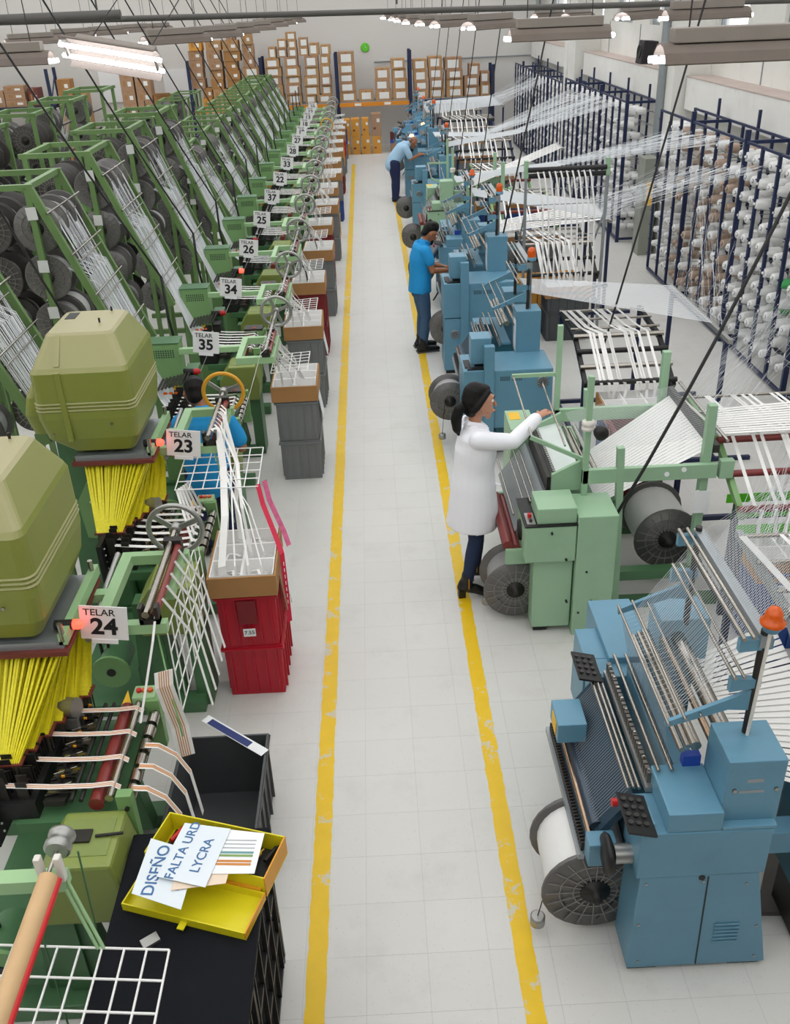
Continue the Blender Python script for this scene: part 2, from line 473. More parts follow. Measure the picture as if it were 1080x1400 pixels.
LAMPS2 = [(-3.33,9.5,3.81,''),(-2.3,9.5,3.8,''),(-2.52,14.0,3.79,''),(-2.43,17.0,3.75,''),(-2.38,19.5,3.73,''),(-2.28,22.0,3.71,''),(-2.2,24.5,3.71,''),(-2.18,27.0,3.7,''),(-2.01,29.0,3.7,'')]
LAMPS3 = [(-6.03,19.0,3.72,''),(-5.99,21.5,3.73,''),(-5.88,24.0,3.71,''),(-5.7,26.0,3.7,''),(-5.53,28.0,3.67,'')]
LAMPS4 = [(4.65,26.0,3.62,''),(4.55,22.0,3.68,''),(4.01,15.0,3.81,''),(3.81,11.5,3.88,'')]
OVER = {'lamps over the right hand looms': ['over the mint green loom', 'over the broad topped teal loom', 'beyond the man in blue jeans', 'over the second mint green loom', 'before the man in the pale blue shirt', 'over the man in the pale blue shirt', 'over the nearer blue loom', 'over the farther blue loom', 'in front of the pallet rack uprights'],
        'lamps over the green looms': ['left of the tilted bright lamp', 'tilted', 'over the TELAR twenty-five loom', 'over the TELAR twenty-two loom', 'over the TELAR twenty-eight loom', 'over the TELAR twenty-seven loom', 'over the TELAR eighteen loom', 'over the TELAR thirteen loom', 'over the TELAR ten loom'],
        'lamps over the far creels': ['over the fifth left row unit', 'over the fourth left row unit', 'over the third left row unit', 'over the second left row unit', 'over the first left row unit'],
        'lamps along the windows': ['by the window nearest the back wall corner', 'by the second window from the back wall corner', 'before the column with the steel pipe', 'by the window above the tan cones']}
for L_, g, lab in ((LAMPS, 'lamps over the right hand looms', 'dusty hooded fluorescent lamp hanging over the blue and green warp looms'),
              (LAMPS2, 'lamps over the green looms', 'dusty hooded fluorescent lamp hanging above the green tape looms'),
              (LAMPS3, 'lamps over the far creels', 'small hooded fluorescent lamp hanging above the mirrored creel row by the left shelves'),
              (LAMPS4, 'lamps along the windows', 'hooded fluorescent lamp hanging beside the windowed wall')):
    for (x, y, z, _), w_ in zip(L_, OVER[g]):
        place(LP, (x, y, z), rnd.uniform(-.06, .06) if y < 13 else rnd.uniform(.5, .8), 'dusty hooded fluorescent lamp hanging '+w_, g)
drop(LP)
for o in list(S.objects):
    if o.name.startswith('fluorescent_lamp') and abs(o.location.x+2.3) < .01 and abs(o.location.y-9.5) < .01:
        o.rotation_euler = (radians(-58), radians(9), radians(-16)); o['label'] = 'tilted fluorescent lamp with bare bright tubes over the TELAR 35 creel'; del o['group']

# ------------------------------------------------------------------ loudspeaker, wall clock
t = thing('loudspeaker', 'black loudspeaker standing on the white wall ledge', 'loudspeaker', (5.38, 19.4, 2.875))
part(MB().prism([(-.17, 0), (.17, 0), (.15, .38), (-.12, .4)], 'y', -.2, .2), 'cabinet', SPK, t, .02)
t.children[0].location = (0, 0, 0)
for ch in t.children:
    for v in ch.data.vertices: v.co += Vector((5.38, 19.4, 2.875))
part(MB().lathe([(.02, 0), (.1, .01), (.13, .03), (.13, .0)], (5.24, 19.4, 3.08), (-1, 0, .05), 16), 'cone', BLK, t)
t = thing('wall_clock', 'round lime green wall clock on the back wall above the boxes', 'clock', (.04, 31.95, 2.7))
part(MB().lathe([(.12, 0), (.135, .01), (.135, .035), (.115, .045)], (.04, 32, 2.83), (0, -1, 0), 24), 'case', LGREEN, t)
part(MB().box(.036, .044, 31.945, 31.95, 2.83, 2.91).box(.04, .09, 31.945, 31.95, 2.826, 2.834), 'hands', PAP, t)

# ------------------------------------------------------------------ pallet racking with cartons on the back wall
def carton(cx, w, z, h, y, d, m, lab, group, labmat=LBL, sticker=1, oz=0):
    t = thing('cardboard_box', lab, 'box', (cx, y+d/2, z), group)
    part(MB().box(cx-w/2, cx+w/2, y, y+d, z, z+h), 'carton', m, t, .006)
    if sticker == 1:
        part(MB().box(cx-w*.33+oz, cx+w*.3+oz, y-.003, y, z+h*.16, z+h*.8), 'label', LBL, t)
    elif sticker == 2:
        part(MB().box(cx+w*.05, cx+w*.32, y-.003, y, z+h*.3, z+h*.62), 'label', LBL, t)
        part(MB().box(cx-w*.3, cx-w*.12, y-.003, y, z+h*.3, z+h*.68), 'printed_mark', CART2, t)
    part(MB().box(cx-.03, cx+.03, y-.0015, y, z+h*.82, z+h-.006), 'packing_tape', CART2, t)
    return t
A_ = [(-4.96,.38,2.93,.31),(-5.0,.4,2.68,.25),(-5.01,.4,2.44,.25),(-5.02,.4,2.19,.26),(-5.0,.4,1.95,.26),(-4.76,.28,1.66,.28),(-4.8,.28,1.41,.26),(-4.43,.47,2.9,.25),(-4.46,.42,2.62,.3),(-4.43,.41,2.4,.22),(-4.43,.38,2.16,.26),(-4.44,.38,1.9,.27),(-4.39,.41,1.64,.26),(-4.39,.41,1.42,.24),(-3.91,.26,3.12,.22),(-3.93,.47,2.86,.28),(-3.92,.5,2.61,.27),(-3.97,.38,2.37,.25),(-3.94,.41,2.13,.25),(-3.94,.39,1.85,.3),(-3.94,.39,1.62,.24),(-3.94,.39,1.44,.2),(-3.44,.3,3.03,.28),(-3.44,.33,2.75,.29),(-3.44,.32,2.45,.32),(-3.4,.48,2.2,.26),(-3.41,.48,1.94,.28),(-3.41,.5,1.69,.27),(-3.39,.5,1.46,.25),(-2.72,.23,2.68,.31),(-2.75,.43,2.44,.24),(-2.73,.48,2.2,.24),(-2.74,.46,1.95,.25),(-2.73,.49,1.71,.26),(-2.71,.49,1.42,.27),(-2.15,.3,3.13,.21),(-2.41,.28,2.91,.25),(-2.43,.28,2.67,.24),(-2.11,.25,2.9,.22),(-2.11,.27,2.67,.23),(-2.19,.41,2.4,.26),(-2.16,.44,2.14,.26),(-2.16,.44,1.95,.2),(-2.17,.44,1.69,.29),(-2.17,.46,1.44,.27),(-1.79,.28,2.9,.25),(-1.79,.28,2.69,.23),(-1.47,.29,2.72,.33),(-1.58,.41,2.42,.31),(-1.59,.42,2.18,.25),(-1.61,.45,1.93,.26),(-1.62,.45,1.69,.26),(-1.68,.33,1.49,.22),(-1.14,.3,2.72,.28),(-1.17,.29,2.48,.24),(-1.19,.29,2.18,.3),(-1.18,.33,1.92,.27),(-1.18,.32,1.67,.26),(-1.25,.40,1.47,.22)]
B_ = [(-.55,.49,2.43,.33),(-.54,.49,2.17,.26),(-.54,.48,1.95,.24),(-.54,.49,1.69,.26),(-.54,.51,1.44,.27),(0.0,.45,1.46,.29),(.52,.45,1.99,.31),(.51,.45,1.71,.29),(.53,.48,1.45,.28),(.99,.42,2.25,.28),(1.02,.43,1.97,.29),(1.04,.46,1.7,.29),(1.04,.46,1.45,.26),(1.64,.43,2.24,.3),(1.66,.42,1.93,.3),(1.67,.42,1.69,.25),(1.68,.41,1.47,.23),(2.11,.43,2.22,.32),(2.13,.44,1.96,.28),(2.15,.44,1.69,.27),(2.15,.45,1.45,.26),(2.65,.53,2.14,.34),(2.69,.5,1.91,.24),(2.69,.51,1.68,.25),(2.69,.51,1.44,.26),(3.29,.34,1.96,.34),(3.2,.44,1.7,.27),(3.22,.47,1.44,.28),(3.61,.28,1.81,.32),(3.62,.3,1.45,.35)]
SHZ = 1.44
def stack_boxes(lst, y, bounds):
    # settle every carton on the shelf or on the cartons below it
    done = []
    for cx, w, z, h in sorted(lst, key=lambda b: b[2]):
        sup = SHZ
        for (a, b, top) in done:
            if min(b, cx+w/2)-max(a, cx-w/2) > .06: sup = max(sup, top)
        if sup-z > .16: continue
        done.append((cx-w/2, cx+w/2, sup+h))
        bay = next((nm for lim, nm in bounds if cx < lim), bounds[-1][1])
        whi = cx > -3.0 or (cx > -3.6 and z < 2.4)
        m = rnd.choice((CART, CART3, CART)) if whi else rnd.choice((CART, CART2, CART3, CARTO if rnd.random() < .25 else CART2))
        carton(cx, w-.012, sup+.0005, h-.001, y+rnd.uniform(-.03, .05), .5, m, 'brown carton with %s on the pallet rack, %s' % ('a white label' if whi else 'small stickers', bay), 'cartons on the pallet rack, '+bay, sticker=1 if whi else 2, oz=rnd.uniform(-.02, .03))
stack_boxes(A_, 30.55, [(-3.1, 'tallest brown stacks'), (9, 'bay left of the clock')])
stack_boxes(B_, 30.55, [(1.33, 'bay under the clock'), (9, 'bay next to the yarn racks')])
rk = thing('pallet_rack', 'blue and orange pallet rack carrying cartons along the back wall', 'shelf rack', (-.6, 31.0, 0))
for i, x in enumerate((-5.24, -3.09, -.86, 1.35, 3.84)):
    for y in (30.42, 31.2):
        part(MB().box(x-.045, x+.045, y, y+.07, 0, (2.75, 2.75, 2.78, 2.78, 2.3)[i]), 'upright', BSTEEL, rk)
    part(MB().bar((x, 30.49, .3), (x, 31.2, 1.1), .03, .03).bar((x, 30.49, 1.9), (x, 31.2, 1.2), .03, .03), 'brace', BSTEEL, rk)
xs = (-5.24, -3.09, -.86, 1.35, 3.84)
for i in range(4):
    m = ORB if i < 3 else BSTEEL
    for y in (30.44, 31.2):
        part(MB().box(xs[i]+.045, xs[i+1]-.045, y, y+.05, SHZ-.14, SHZ-.03), 'beam', m, rk)
    part(MB().box(xs[i]+.045, xs[i+1]-.045, 30.49, 31.22, SHZ-.03, SHZ), 'deck', STEELG, rk)
    for k in range(2):
        x = xs[i]+.5+k*.9
        part(MB().box(x, x+.2, 30.436, 30.44, SHZ-.12, SHZ-.05), 'price_card', LBL, rk)
# orange cartons on the floor below
C_ = [(-.64,.22,.5,.5),(-.37,.26,.51,.5),(-.07,.22,.53,.48),(.26,.3,.5,.63),(-.66,.23,0,.5),(-.37,.25,0,.51),(-.07,.28,0,.53),(.26,.27,0,.5)]
for i, (cx, w, z, h) in enumerate(C_):
    t = thing('cardboard_box', ('orange carton standing on the floor under the clock bay', 'brown upright carton on top of the orange cartons under the clock bay')[i == 3], 'box', (cx, 30.2, z))
    if i != 3: t['group'] = 'orange cartons on the floor'
    part(MB().box(cx-w/2+.004, cx+w/2-.004, 29.98, 30.4, z+.001, z+h), 'carton', CART3 if i == 3 else CARTO, t, .006)
    part(MB().box(cx+.02, cx+w*.35, 29.977, 29.98, z+h*.62, z+h*.78), 'label', LBL, t)
    part(MB().box(cx-w*.3, cx-w*.05, 29.978, 29.98, z+h*.3, z+h*.4), 'printed_mark', RBRN, t)
t = thing('storage_bin', 'low dark open box with a blue lid strip beside the orange cartons', 'box', (.85, 30.3, 0))
part(MB().box(.68, 1.05, 30.0, 30.5, 0, .28), 'body', CART3, t, .006); part(MB().box(.67, 1.06, 29.99, 30.51, .28, .33), 'blue_lid', BLUEP, t); part(MB().box(.68, 1.05, 30.44, 30.5, .33, .55), 'raised_flap', RBRN, t)
# left storage: shelf, tall cartons
rk = thing('storage_shelf', 'dark storage shelf loaded with brown cartons in the far left corner', 'shelf rack', (-10.4, 31.2, 0))
for x in (-11.4, -9.42):
    for y in (30.4, 31.2): part(MB().box(x-.045, x+.045, y, y+.06, 0, 2.7), 'upright', BSTEEL, rk)
    part(MB().bar((x, 30.45, 1.8), (x, 31.2, 2.5), .03, .03).bar((x, 30.45, 1.8), (x, 31.2, 1.1), .03, .03), 'brace', BSTEEL, rk)
for z in (.75, 1.7):
    part(MB().box(-11.35, -9.47, 30.42, 31.24, z-.1, z), 'shelf', BSTEEL, rk)
for cx, w, z, h, m in [(-10.5,.62,1.7,.2,CART3),(-10.5,.6,1.901,.2,CART3),(-10.5,.6,2.102,.18,CART3),(-9.95,.3,1.7,.5,RBRN),(-11.08,.5,1.7,.45,CART3),(-10.4,.55,.75,.4,CARTO),(-11.0,.5,.75,.35,RBRN),(-9.8,.3,.75,.4,RBRN)]:
    carton(cx, w, z+.001, h-.002, 30.5, .5, m, 'brown carton on the dark shelf in the far left corner', 'cartons on the corner shelf', sticker=2)
for cx, w, z, h, m in [(-9.0,.42,0,.6,CART2),(-9.0,.42,.6,.55,CART2),(-9.02,.42,1.15,.55,CART2),(-9.0,.42,1.7,.36,CART2),(-9.0,.4,2.06,.34,CART2),(-8.55,.36,0,.6,CART),(-8.55,.36,.6,.6,CART),(-8.55,.36,1.2,.5,CART),(-8.55,.36,1.7,.32,CART)]:
    carton(cx, w-.01, z+.001, h-.002, 30.5, .45, m, 'plain tan carton in the stack beside the blue upright', 'tan cartons stacked on the floor', sticker=2)
for cx, w in ((-7.12, .4), (-6.65, .46)):
    z = 0
    for h in (.45, .45, .4, .35, .36, .4, .32):
        carton(cx, w-.01, z+.001, h-.002, 30.5, .5, CART3, 'brown printed carton in the tall wrapped twin stack', 'cartons in the twin stack', sticker=2); z += h
t = thing('storage_bin', 'open cardboard carton with raised flaps next to the twin stack', 'box', (-6.1, 30.7, 0))
part(MB().box(-6.38, -5.86, 30.5, 30.52, 0, 1.85).box(-6.38, -5.86, 30.98, 31.0, 0, 1.85).box(-6.38, -6.36, 30.52, 30.98, 0, 1.85).box(-5.88, -5.86, 30.52, 30.98, 0, 1.85).box(-6.36, -5.88, 30.52, 30.98, 0, .02), 'body', CART2, t)
part(MB().bar((-6.1, 30.5, 1.85), (-6.1, 30.25, 1.93), .5, .008), 'flap', CART, t); part(MB().bar((-5.86, 30.75, 1.85), (-5.6, 30.75, 1.95), .46, .008), 'flap', CART, t)
for x0, x1, z0, z1 in ((-8.3, -7.4, 1.6, 2.55), (-6.3, -5.5, 1.5, 2.45)):
    mono(MB().box(x0, x1, 31.95, 31.985, z0, z1), 'notice_board', PAP, 'white notice board on the back wall beside the %s' % ('tan cartons' if x0 < -7 else 'brown rack cartons'), 'board')

# ------------------------------------------------------------------ yarn racks on the right
def lathe_cone(n=12):
    return MB().lathe([(.018, -.012), (.02, -.012), (.062, 0), (.066, .006), (.05, .155), (.046, .16), (.016, .162), (.014, .18), (.009, .18)], (0,0,0), (-1, -.12, .06), n)
CM = {k: mesh_of(lathe_cone(), 'yarn_cone', m) for k, m in (('white', CONEW), ('tan', CONET), ('green', CONEG), ('pink', CONEP))}
cm_core = mesh_of(MB().lathe([(.02, .1605), (.02, .166), (.008, .166)], (0,0,0), (-1, -.12, .06), 10), 'core', PLAST)
CPOS = []
def yarn_rack(y0, y1, lab, zt, xs0=4.55):
    t = thing('yarn_rack', lab, 'yarn rack', (xs0+.25, (y0+y1)/2, 0))
    n = max(2, round((y1-y0)/.5))
    for k in range(n+1):
        y = y0+(y1-y0)*k/n; big = k % 4 == 0
        part(MB().box(xs0-(.03 if big else .018), xs0+(.03 if big else .018), y-.02, y+.02, 0 if big else .08, zt+(.12 if big else 0)), 'front_post', BSTEEL, t)
        part(MB().box(xs0+.5, xs0+.535, y-.018, y+.018, 0 if big else .08, zt+(.22 if k % 3 == 1 else 0)), 'rear_post', BSTEEL, t)
        if big: part(MB().box(xs0, xs0+.5, y-.018, y+.018, .04, .08).box(xs0, xs0+.5, y-.015, y+.015, zt-.04, zt), 'cross_rail', BSTEEL, t)
        pg = MB()
        for r in range(10):
            z = .26+r*(zt-.45)/9
            pg.box(xs0-.03, xs0+.0, y-.03, y+.03, z+.045, z+.06)
        if not big: part(pg, 'thread_guide', BSTEEL, t)
    for x in (xs0, xs0+.515):
        part(MB().box(x-.016, x+.016, y0, y1, .04, .08), 'bottom_rail', BSTEEL, t)
        part(MB().box(x-.014, x+.014, y0, y1, zt-.03, zt), 'top_rail', BSTEEL, t)
    m = MB()
    for r in range(10):
        z = .26+r*(zt-.45)/9
        m.box(xs0+.5, xs0+.51, y0, y1, z-.02, z-.008)
    part(m, 'peg_rail', STEELG, t)
    return t
yarn_rack(7.6, 15.3, 'tall navy yarn rack in front of the white ledge, the one holding tan cones', 2.5)
yarn_rack(17.4, 22.9, 'tall navy yarn rack between the steel pipe and the slim white post', 2.42)
yarn_rack(23.2, 30.7, 'tall navy yarn rack ending at the back wall corner', 2.3)
for (y0, y1, zt) in ((7.6, 15.3, 2.5), (17.4, 22.9, 2.42), (23.2, 30.7, 2.3)):
    n = round((y1-y0)/.25)
    for k in range(n):
        y = y0+(k+.5)*(y1-y0)/n
        for r in range(10):
            z = .26+r*(zt-.45)/9
            for lay in (0, 1):
                if y0 > 20 and y > 27.5 and rnd.random() < .5: continue
                if rnd.random() < (.12 if lay == 0 else .5): continue
                CPOS.append((4.72+lay*.2, y+rnd.uniform(-.02, .02), z, r))
CPOS.sort(key=lambda p: p[1]+(0 if p[0] < 4.8 else 3)+(0 if 8.2 < p[1] else 20))
stuff = {'white': MB(), 'tan': MB()}
pegs = MB()
RW = 'bottom second third fourth fifth sixth seventh eighth ninth top'.split()
for i, (x, y, z, rw) in enumerate(CPOS):
    tan = 12.0 < y < 14.4 and rnd.random() < .62
    col = 'tan' if tan else 'white'
    if rnd.random() < .008: col = 'green'
    elif rnd.random() < .008: col = 'pink'
    pegs.tube((x+.33-(.2 if x > 4.8 else 0), y, z), (x-.1, y-.01, z+.005), .006, 4)
    if i < 300:
        o = bpy.data.objects.new('yarn_cone', CM[col]); COL.objects.link(o); o.location = (x, y, z)
        o.rotation_euler = (0, 0, rnd.uniform(-.1, .25))
        sc = rnd.uniform(.92, 1.12); o.scale = (sc, sc, sc)
        c2 = bpy.data.objects.new('core', cm_core); COL.objects.link(c2); c2.parent = o
        lb_ = '%s yarn cone on the %s row%s of the near navy rack' % (col, RW[rw], ' up' if 0 < rw < 9 else ''); tagit(o, lb_, 'yarn cone', lb_.replace('cone', 'cones', 1))
    else:
        a = Vector((-1, -.1, .05))
        mb = stuff['tan' if col == 'tan' else 'white']
        p = Vector((x, y, z))
        mb.lathe([(.055, 0), (.062, .01), (.046, .16), (.014, .162), (.013, .18)], p, a, 8)
mono(stuff['white'], 'yarn_cones_beyond', CONEW, 'many small white yarn cones filling the farther navy racks', 'yarn cones', kind='stuff')
if stuff['tan'].v: mono(stuff['tan'], 'yarn_cones_beyond', CONET, 'tan yarn cones deeper inside the near navy yarn rack', 'yarn cones', kind='stuff')
mono(pegs, 'cone_pegs', STEELG, 'thin steel pegs carrying the yarn cones on all navy racks', 'pegs', kind='stuff')
# cabinet on the column, with its yellow label
t = thing('cable_cabinet', 'grey cable cabinet with a yellow warning label beside the steel pipe', 'cabinet', (4.78, 16.55, 0))
part(MB().box(4.66, 4.9, 16.35, 16.75, 0, 1.62), 'body', mat('grey_green_cabinet', '8f9388', .5), t, .01)
part(MB().box(4.72, 4.84, 16.346, 16.35, .85, 1.25), 'label', YSTK, t)
# ------------------------------------------------------------------ crates and tape cartons (prototypes built once)
def crate_proto(m, w=.4, d=.58, h=.42, closed=False):
    t = thing('plastic_crate', 'crate', 'crate', (0, 0, 0))
    tp = .016
    th = .012
    x0, x1, y0, y1 = -w/2, w/2, -d/2, d/2
    b = MB()
    ro = lambda z, i: [(x0+i, y0+i, z), (x1-i, y0+i, z), (x1-i, y1-i, z), (x0+i, y1-i, z)]
    b.rings([ro(.012, tp+th), ro(h, th), ro(h, 0), ro(h-.03, 0), ro(h-.03, .008), ro(.0, tp)], cap=True)
    part(b, 'body', m, t)
    r = MB()
    for k in range(5):
        f = -.5+(k+.5)/5
        for s in (-1, 1):
            r.box(f*w*.95-.006, f*w*.95+.006, s*(d/2-.006)-.008, s*(d/2-.006)+.008, .02, h-.035)
            r.box(s*(w/2-.006)-.008, s*(w/2-.006)+.008, f*d*.95-.006, f*d*.95+.006, .02, h-.035)
    part(r, 'wall_rib', m, t)
    for s in (-1, 1):
        part(MB().box(x0-.006, x1+.006, s*(d/2)-.012, s*d/2+.006, h-.03, h-.015), 'rim', m, t); part(MB().box(s*w/2-.012, s*w/2+.006, y0, y1, h-.03, h-.015), 'rim', m, t)
    return t
CP = {k: crate_proto(m) for k, m in (('grey', CRG), ('red', CRR), ('dark red', CRD), ('blue', CRB), ('dark grey', CRK), ('yellow', CRY))}

def tray_proto(nx=2, ny=3, w=.44, d=.62, h=.15, m=CART2):
    t = thing('tape_carton', 'carton', 'carton', (0, 0, 0))
    x0, x1, y0, y1 = -w/2, w/2, -d/2, d/2
    ro = lambda z, i: [(x0+i, y0+i, z), (x1-i, y0+i, z), (x1-i, y1-i, z), (x0+i, y1-i, z)]
    part(MB().rings([ro(.012, .012), ro(h, .012), ro(h, 0), ro(0, 0)]), 'carton', m, t)
    for i in range(nx):
        for j in range(ny):
            cw, cd = (w-.03)/nx, (d-.03)/ny
            cx, cy = x0+.015+(i+.5)*cw, y0+.015+(j+.5)*cd
            g = lambda z, e: [(cx-cw/2+e, cy-cd/2+e, z), (cx+cw/2-e, cy-cd/2+e, z), (cx+cw/2-e, cy+cd/2-e, z), (cx-cw/2+e, cy+cd/2-e, z)]
            part(MB().rings([g(.03, .02), g(h+.006, .007), g(h+.008, .001), g(.02, .001)]), 'bin_liner', LINER, t)
            mm = MB()
            for k in range(5):
                a = rnd.uniform(0, 6.28); px, py = cx+rnd.uniform(-.05, .05), cy+rnd.uniform(-.05, .05)
                pts = [(px+.05*cos(a+q*.9), py+.05*sin(a+q*.9), .045+.012*k+.01*sin(q*2+k)) for q in range(6)]
                mm.ribbon(pts, (0, 0, .02) if k % 2 else (.014, .014, 0), .001)
            o = part(mm, 'coiled_tape', TAPE, t)
    return t
TRAY = tray_proto()

def stack(x, y, cols, where, tray=True, rz=0):
    z = 0
    pos = {1: ['only'], 2: ['lower', 'upper']}[len(cols)]
    for c, p in zip(cols, pos):
        place(CP[c], (x, y, z), rz+rnd.uniform(-.02, .02), '%s plastic crate, the %s one under the tape carton %s' % (c, p, where)); z += .421
    if tray:
        place(TRAY, (x-.01, y, z), rz+rnd.uniform(-.03, .03), 'open brown carton with white lined cells catching tapes %s' % where)
        z += .15
    return z

# ------------------------------------------------------------------ warp beams (reels)
def beam_proto(r=.19, w=.2, yarn=YARNG, fl=GFL, rb=.145):
    t = thing('yarn_reel', 'beam', 'yarn reel', (0, 0, 0))
    n = 28
    part(MB().lathe([(rb, -w/2+.008), (rb+.004, -w/4), (rb, 0), (rb+.003, w/4), (rb, w/2-.008)], (0, 0, 0), (0, 1, 0), n), 'yarn_winding', yarn, t)
    for s in (-1, 1):
        f = part(MB().lathe([(.03, s*w/2-.004), (r, s*w/2-.006), (r+.003, s*w/2), (r, s*w/2+.006), (r-.008, s*w/2+.003), (.035, s*w/2+.003)], (0, 0, 0), (0, 1, 0), n), 'flange', fl, t)
        m = MB()
        for k in range(20):
            a = 2*pi*k/20; d = Vector((cos(a), 0, sin(a)))
            m.bar(d*.05+Vector((0, s*(w/2+.006), 0)), d*(r-.012)+Vector((0, s*(w/2+.006), 0)), .004, .008, (0, 1, 0))
        for q in (.42, .68):
            rr = r*q
            for k in range(20):
                a, b = 2*pi*k/20, 2*pi*(k+1)/20
                m.bar((rr*cos(a), s*(w/2+.006), rr*sin(a)), (rr*cos(b), s*(w/2+.006), rr*sin(b)), .004, .008, (0, 1, 0))
        o = part(m, 'flange_rib', GFL2, f)
        part(MB().lathe([(.055, s*w/2), (.055, s*(w/2+.012)), (.02, s*(w/2+.014)), (.018, s*(w/2+.04)), (.006, s*(w/2+.04))], (0, 0, 0), (0, 1, 0), 14), 'hub', HUB, t)
    return t
BEAM = beam_proto()
BEAMW = beam_proto(yarn=YARNW, rb=.165)
BEAMD = beam_proto(yarn=YARNG, fl=mat('dark_plastic_flange', '45423f', .5, .1), rb=.12)

# ------------------------------------------------------------------ creel frame behind each tape loom (local: loom sign plane y=0)
def creel_proto():
    t = thing('creel_frame', 'creel', 'creel', (-2.8, 0, 0))
    def b(m, name='rail', mt=CGRN): return part(m, name, mt, t)
    for y in (-.34, .46):
        b(MB().box(-2.77, -2.72, y-.022, y+.022, 0, 2.95), 'post')
        b(MB().box(-3.37, -3.32, y-.022, y+.022, 0, 2.95), 'post')
        b(MB().bar((-2.73, y, 2.95), (-2.14, y, 1.42), .045, .06), 'sloping_rail')
        b(MB().box(-3.4, -2.7, y-.022, y+.022, 2.93, 2.975), 'top_rail')
        b(MB().box(-3.45, -2.2, y-.03, y+.03, 0, .06), 'foot_rail')
        b(MB().bar((-2.2, y, .06), (-2.2, y, 1.5), .045, .045), 'short_post')
        for z in (2.62, 2.22, 1.82):
            if y < 0:
                b(MB().obox((-2.745, y-.026, z+.12+rnd.uniform(-.02, .02)), (.085, .004, .1), Matrix.Rotation(rnd.uniform(-.1, .1), 3, 'Y')), 'tag', TAGW)
    b(MB().box(-2.77, -2.72, -.32, .44, 2.93, 2.975), 'cross_rail'); b(MB().box(-3.37, -3.32, -.32, .44, 2.93, 2.975), 'cross_rail')
    for k, f in enumerate((.14, .36, .58, .82)):
        x, z = -2.73+.59*f, 2.95-1.53*f
        b(MB().tube((x+.04, -.42, z+.02), (x+.04, .54, z+.02), .009, 6), 'guide_rod', CHR)
        b(MB().tube((x+.06, -.3, z-.06), (x+.06, .4, z-.06), .006, 6), 'guide_rod', CHR)
    for z in (2.62, 2.22, 1.82, 1.42, 1.02):
        for x in (-2.745, -3.15):
            b(MB().tube((x, -.32, z), (x, .44, z), .014, 6), 'beam_axle', DMET)
    return t
CREEL = creel_proto()
# warp yarns running down the creel
def warp_mesh(seed, yellow=False):
    r = random.Random(seed); m = MB()
    for k in range(54):
        y = -.28+.66*(k+.5)/54+r.uniform(-.006, .006)
        z0 = r.choice((2.62, 2.22)); x0 = -2.6 if z0 > 2.5 else -2.58
        p = [Vector((x0, y, z0+.06)), Vector((-2.42, y*.95, 2.2+r.uniform(-.02, .02))), Vector((-2.1, y*.8, 1.36)), Vector((-1.98, y*.7-.15, 1.08)), Vector((-1.84, y*.6-.45, 1.05))]
        for a, b in zip(p, p[1:]): m.ribbon([a, b], (0, .0075, 0), .0008)
    return m

def wheel(t, c, r, m_rim, ax=(0, 1, 0), spk=4, mt=ALU):
    c = Vector(c); a = Vector(ax).normalized(); u = a.orthogonal().normalized(); w = a.cross(u)
    wh = part(MB().rings([[c+(u*cos(2*pi*i/28)+w*sin(2*pi*i/28))*(r+.016*cos(q))+a*.014*sin(q) for q in [2*pi*k/8 for k in range(8)]] for i in range(29)], True, False), 'wheel_rim', m_rim, t)
    part(MB().lathe([(.03, -.03), (.034, -.02), (.034, .02), (.03, .03)], c, a, 14), 'wheel_hub', mt, wh)
    for k in range(spk):
        d = u*cos(2*pi*k/spk+.4)+w*sin(2*pi*k/spk+.4)
        part(MB().bar(c+d*.03, c+d*(r-.008), .03, .012, a), 'wheel_spoke', mt, wh)
    return wh

def grid(m, o, u, v, nu, nv, r=.004):
    o = Vector(o); u = Vector(u); v = Vector(v)
    for i in range(nu+1): m.tube(o+u*i/nu, o+u*i/nu+v, r, 5)
    for j in range(nv+1): m.tube(o+v*j/nv, o+v*j/nv+u, r, 5)
    return m

def sign(t, num, cx, y, z):
    s = part(MB().obox((cx, y, z), (.235, .006, .2), Matrix.Rotation(.12, 3, 'Y')), 'sign', SIGNW, t, label='white plate reading TELAR %s' % num)
    R = Matrix.Rotation(.12, 3, 'Y'); rx = R @ Vector((1, 0, 0)); uz = R @ Vector((0, 0, 1))
    c = Vector((cx, y-.004, z))
    lettering('TELAR', .055, c+uz*.063-rx*.02, rx, uz, INK, s, .01)
    lettering(num, .135, c-uz*.025, rx, uz, INK, s, .03)
    part(MB().obox(c-uz*.112, (.13, .004, .025), R), 'barcode_label', PAP, s)
    return s

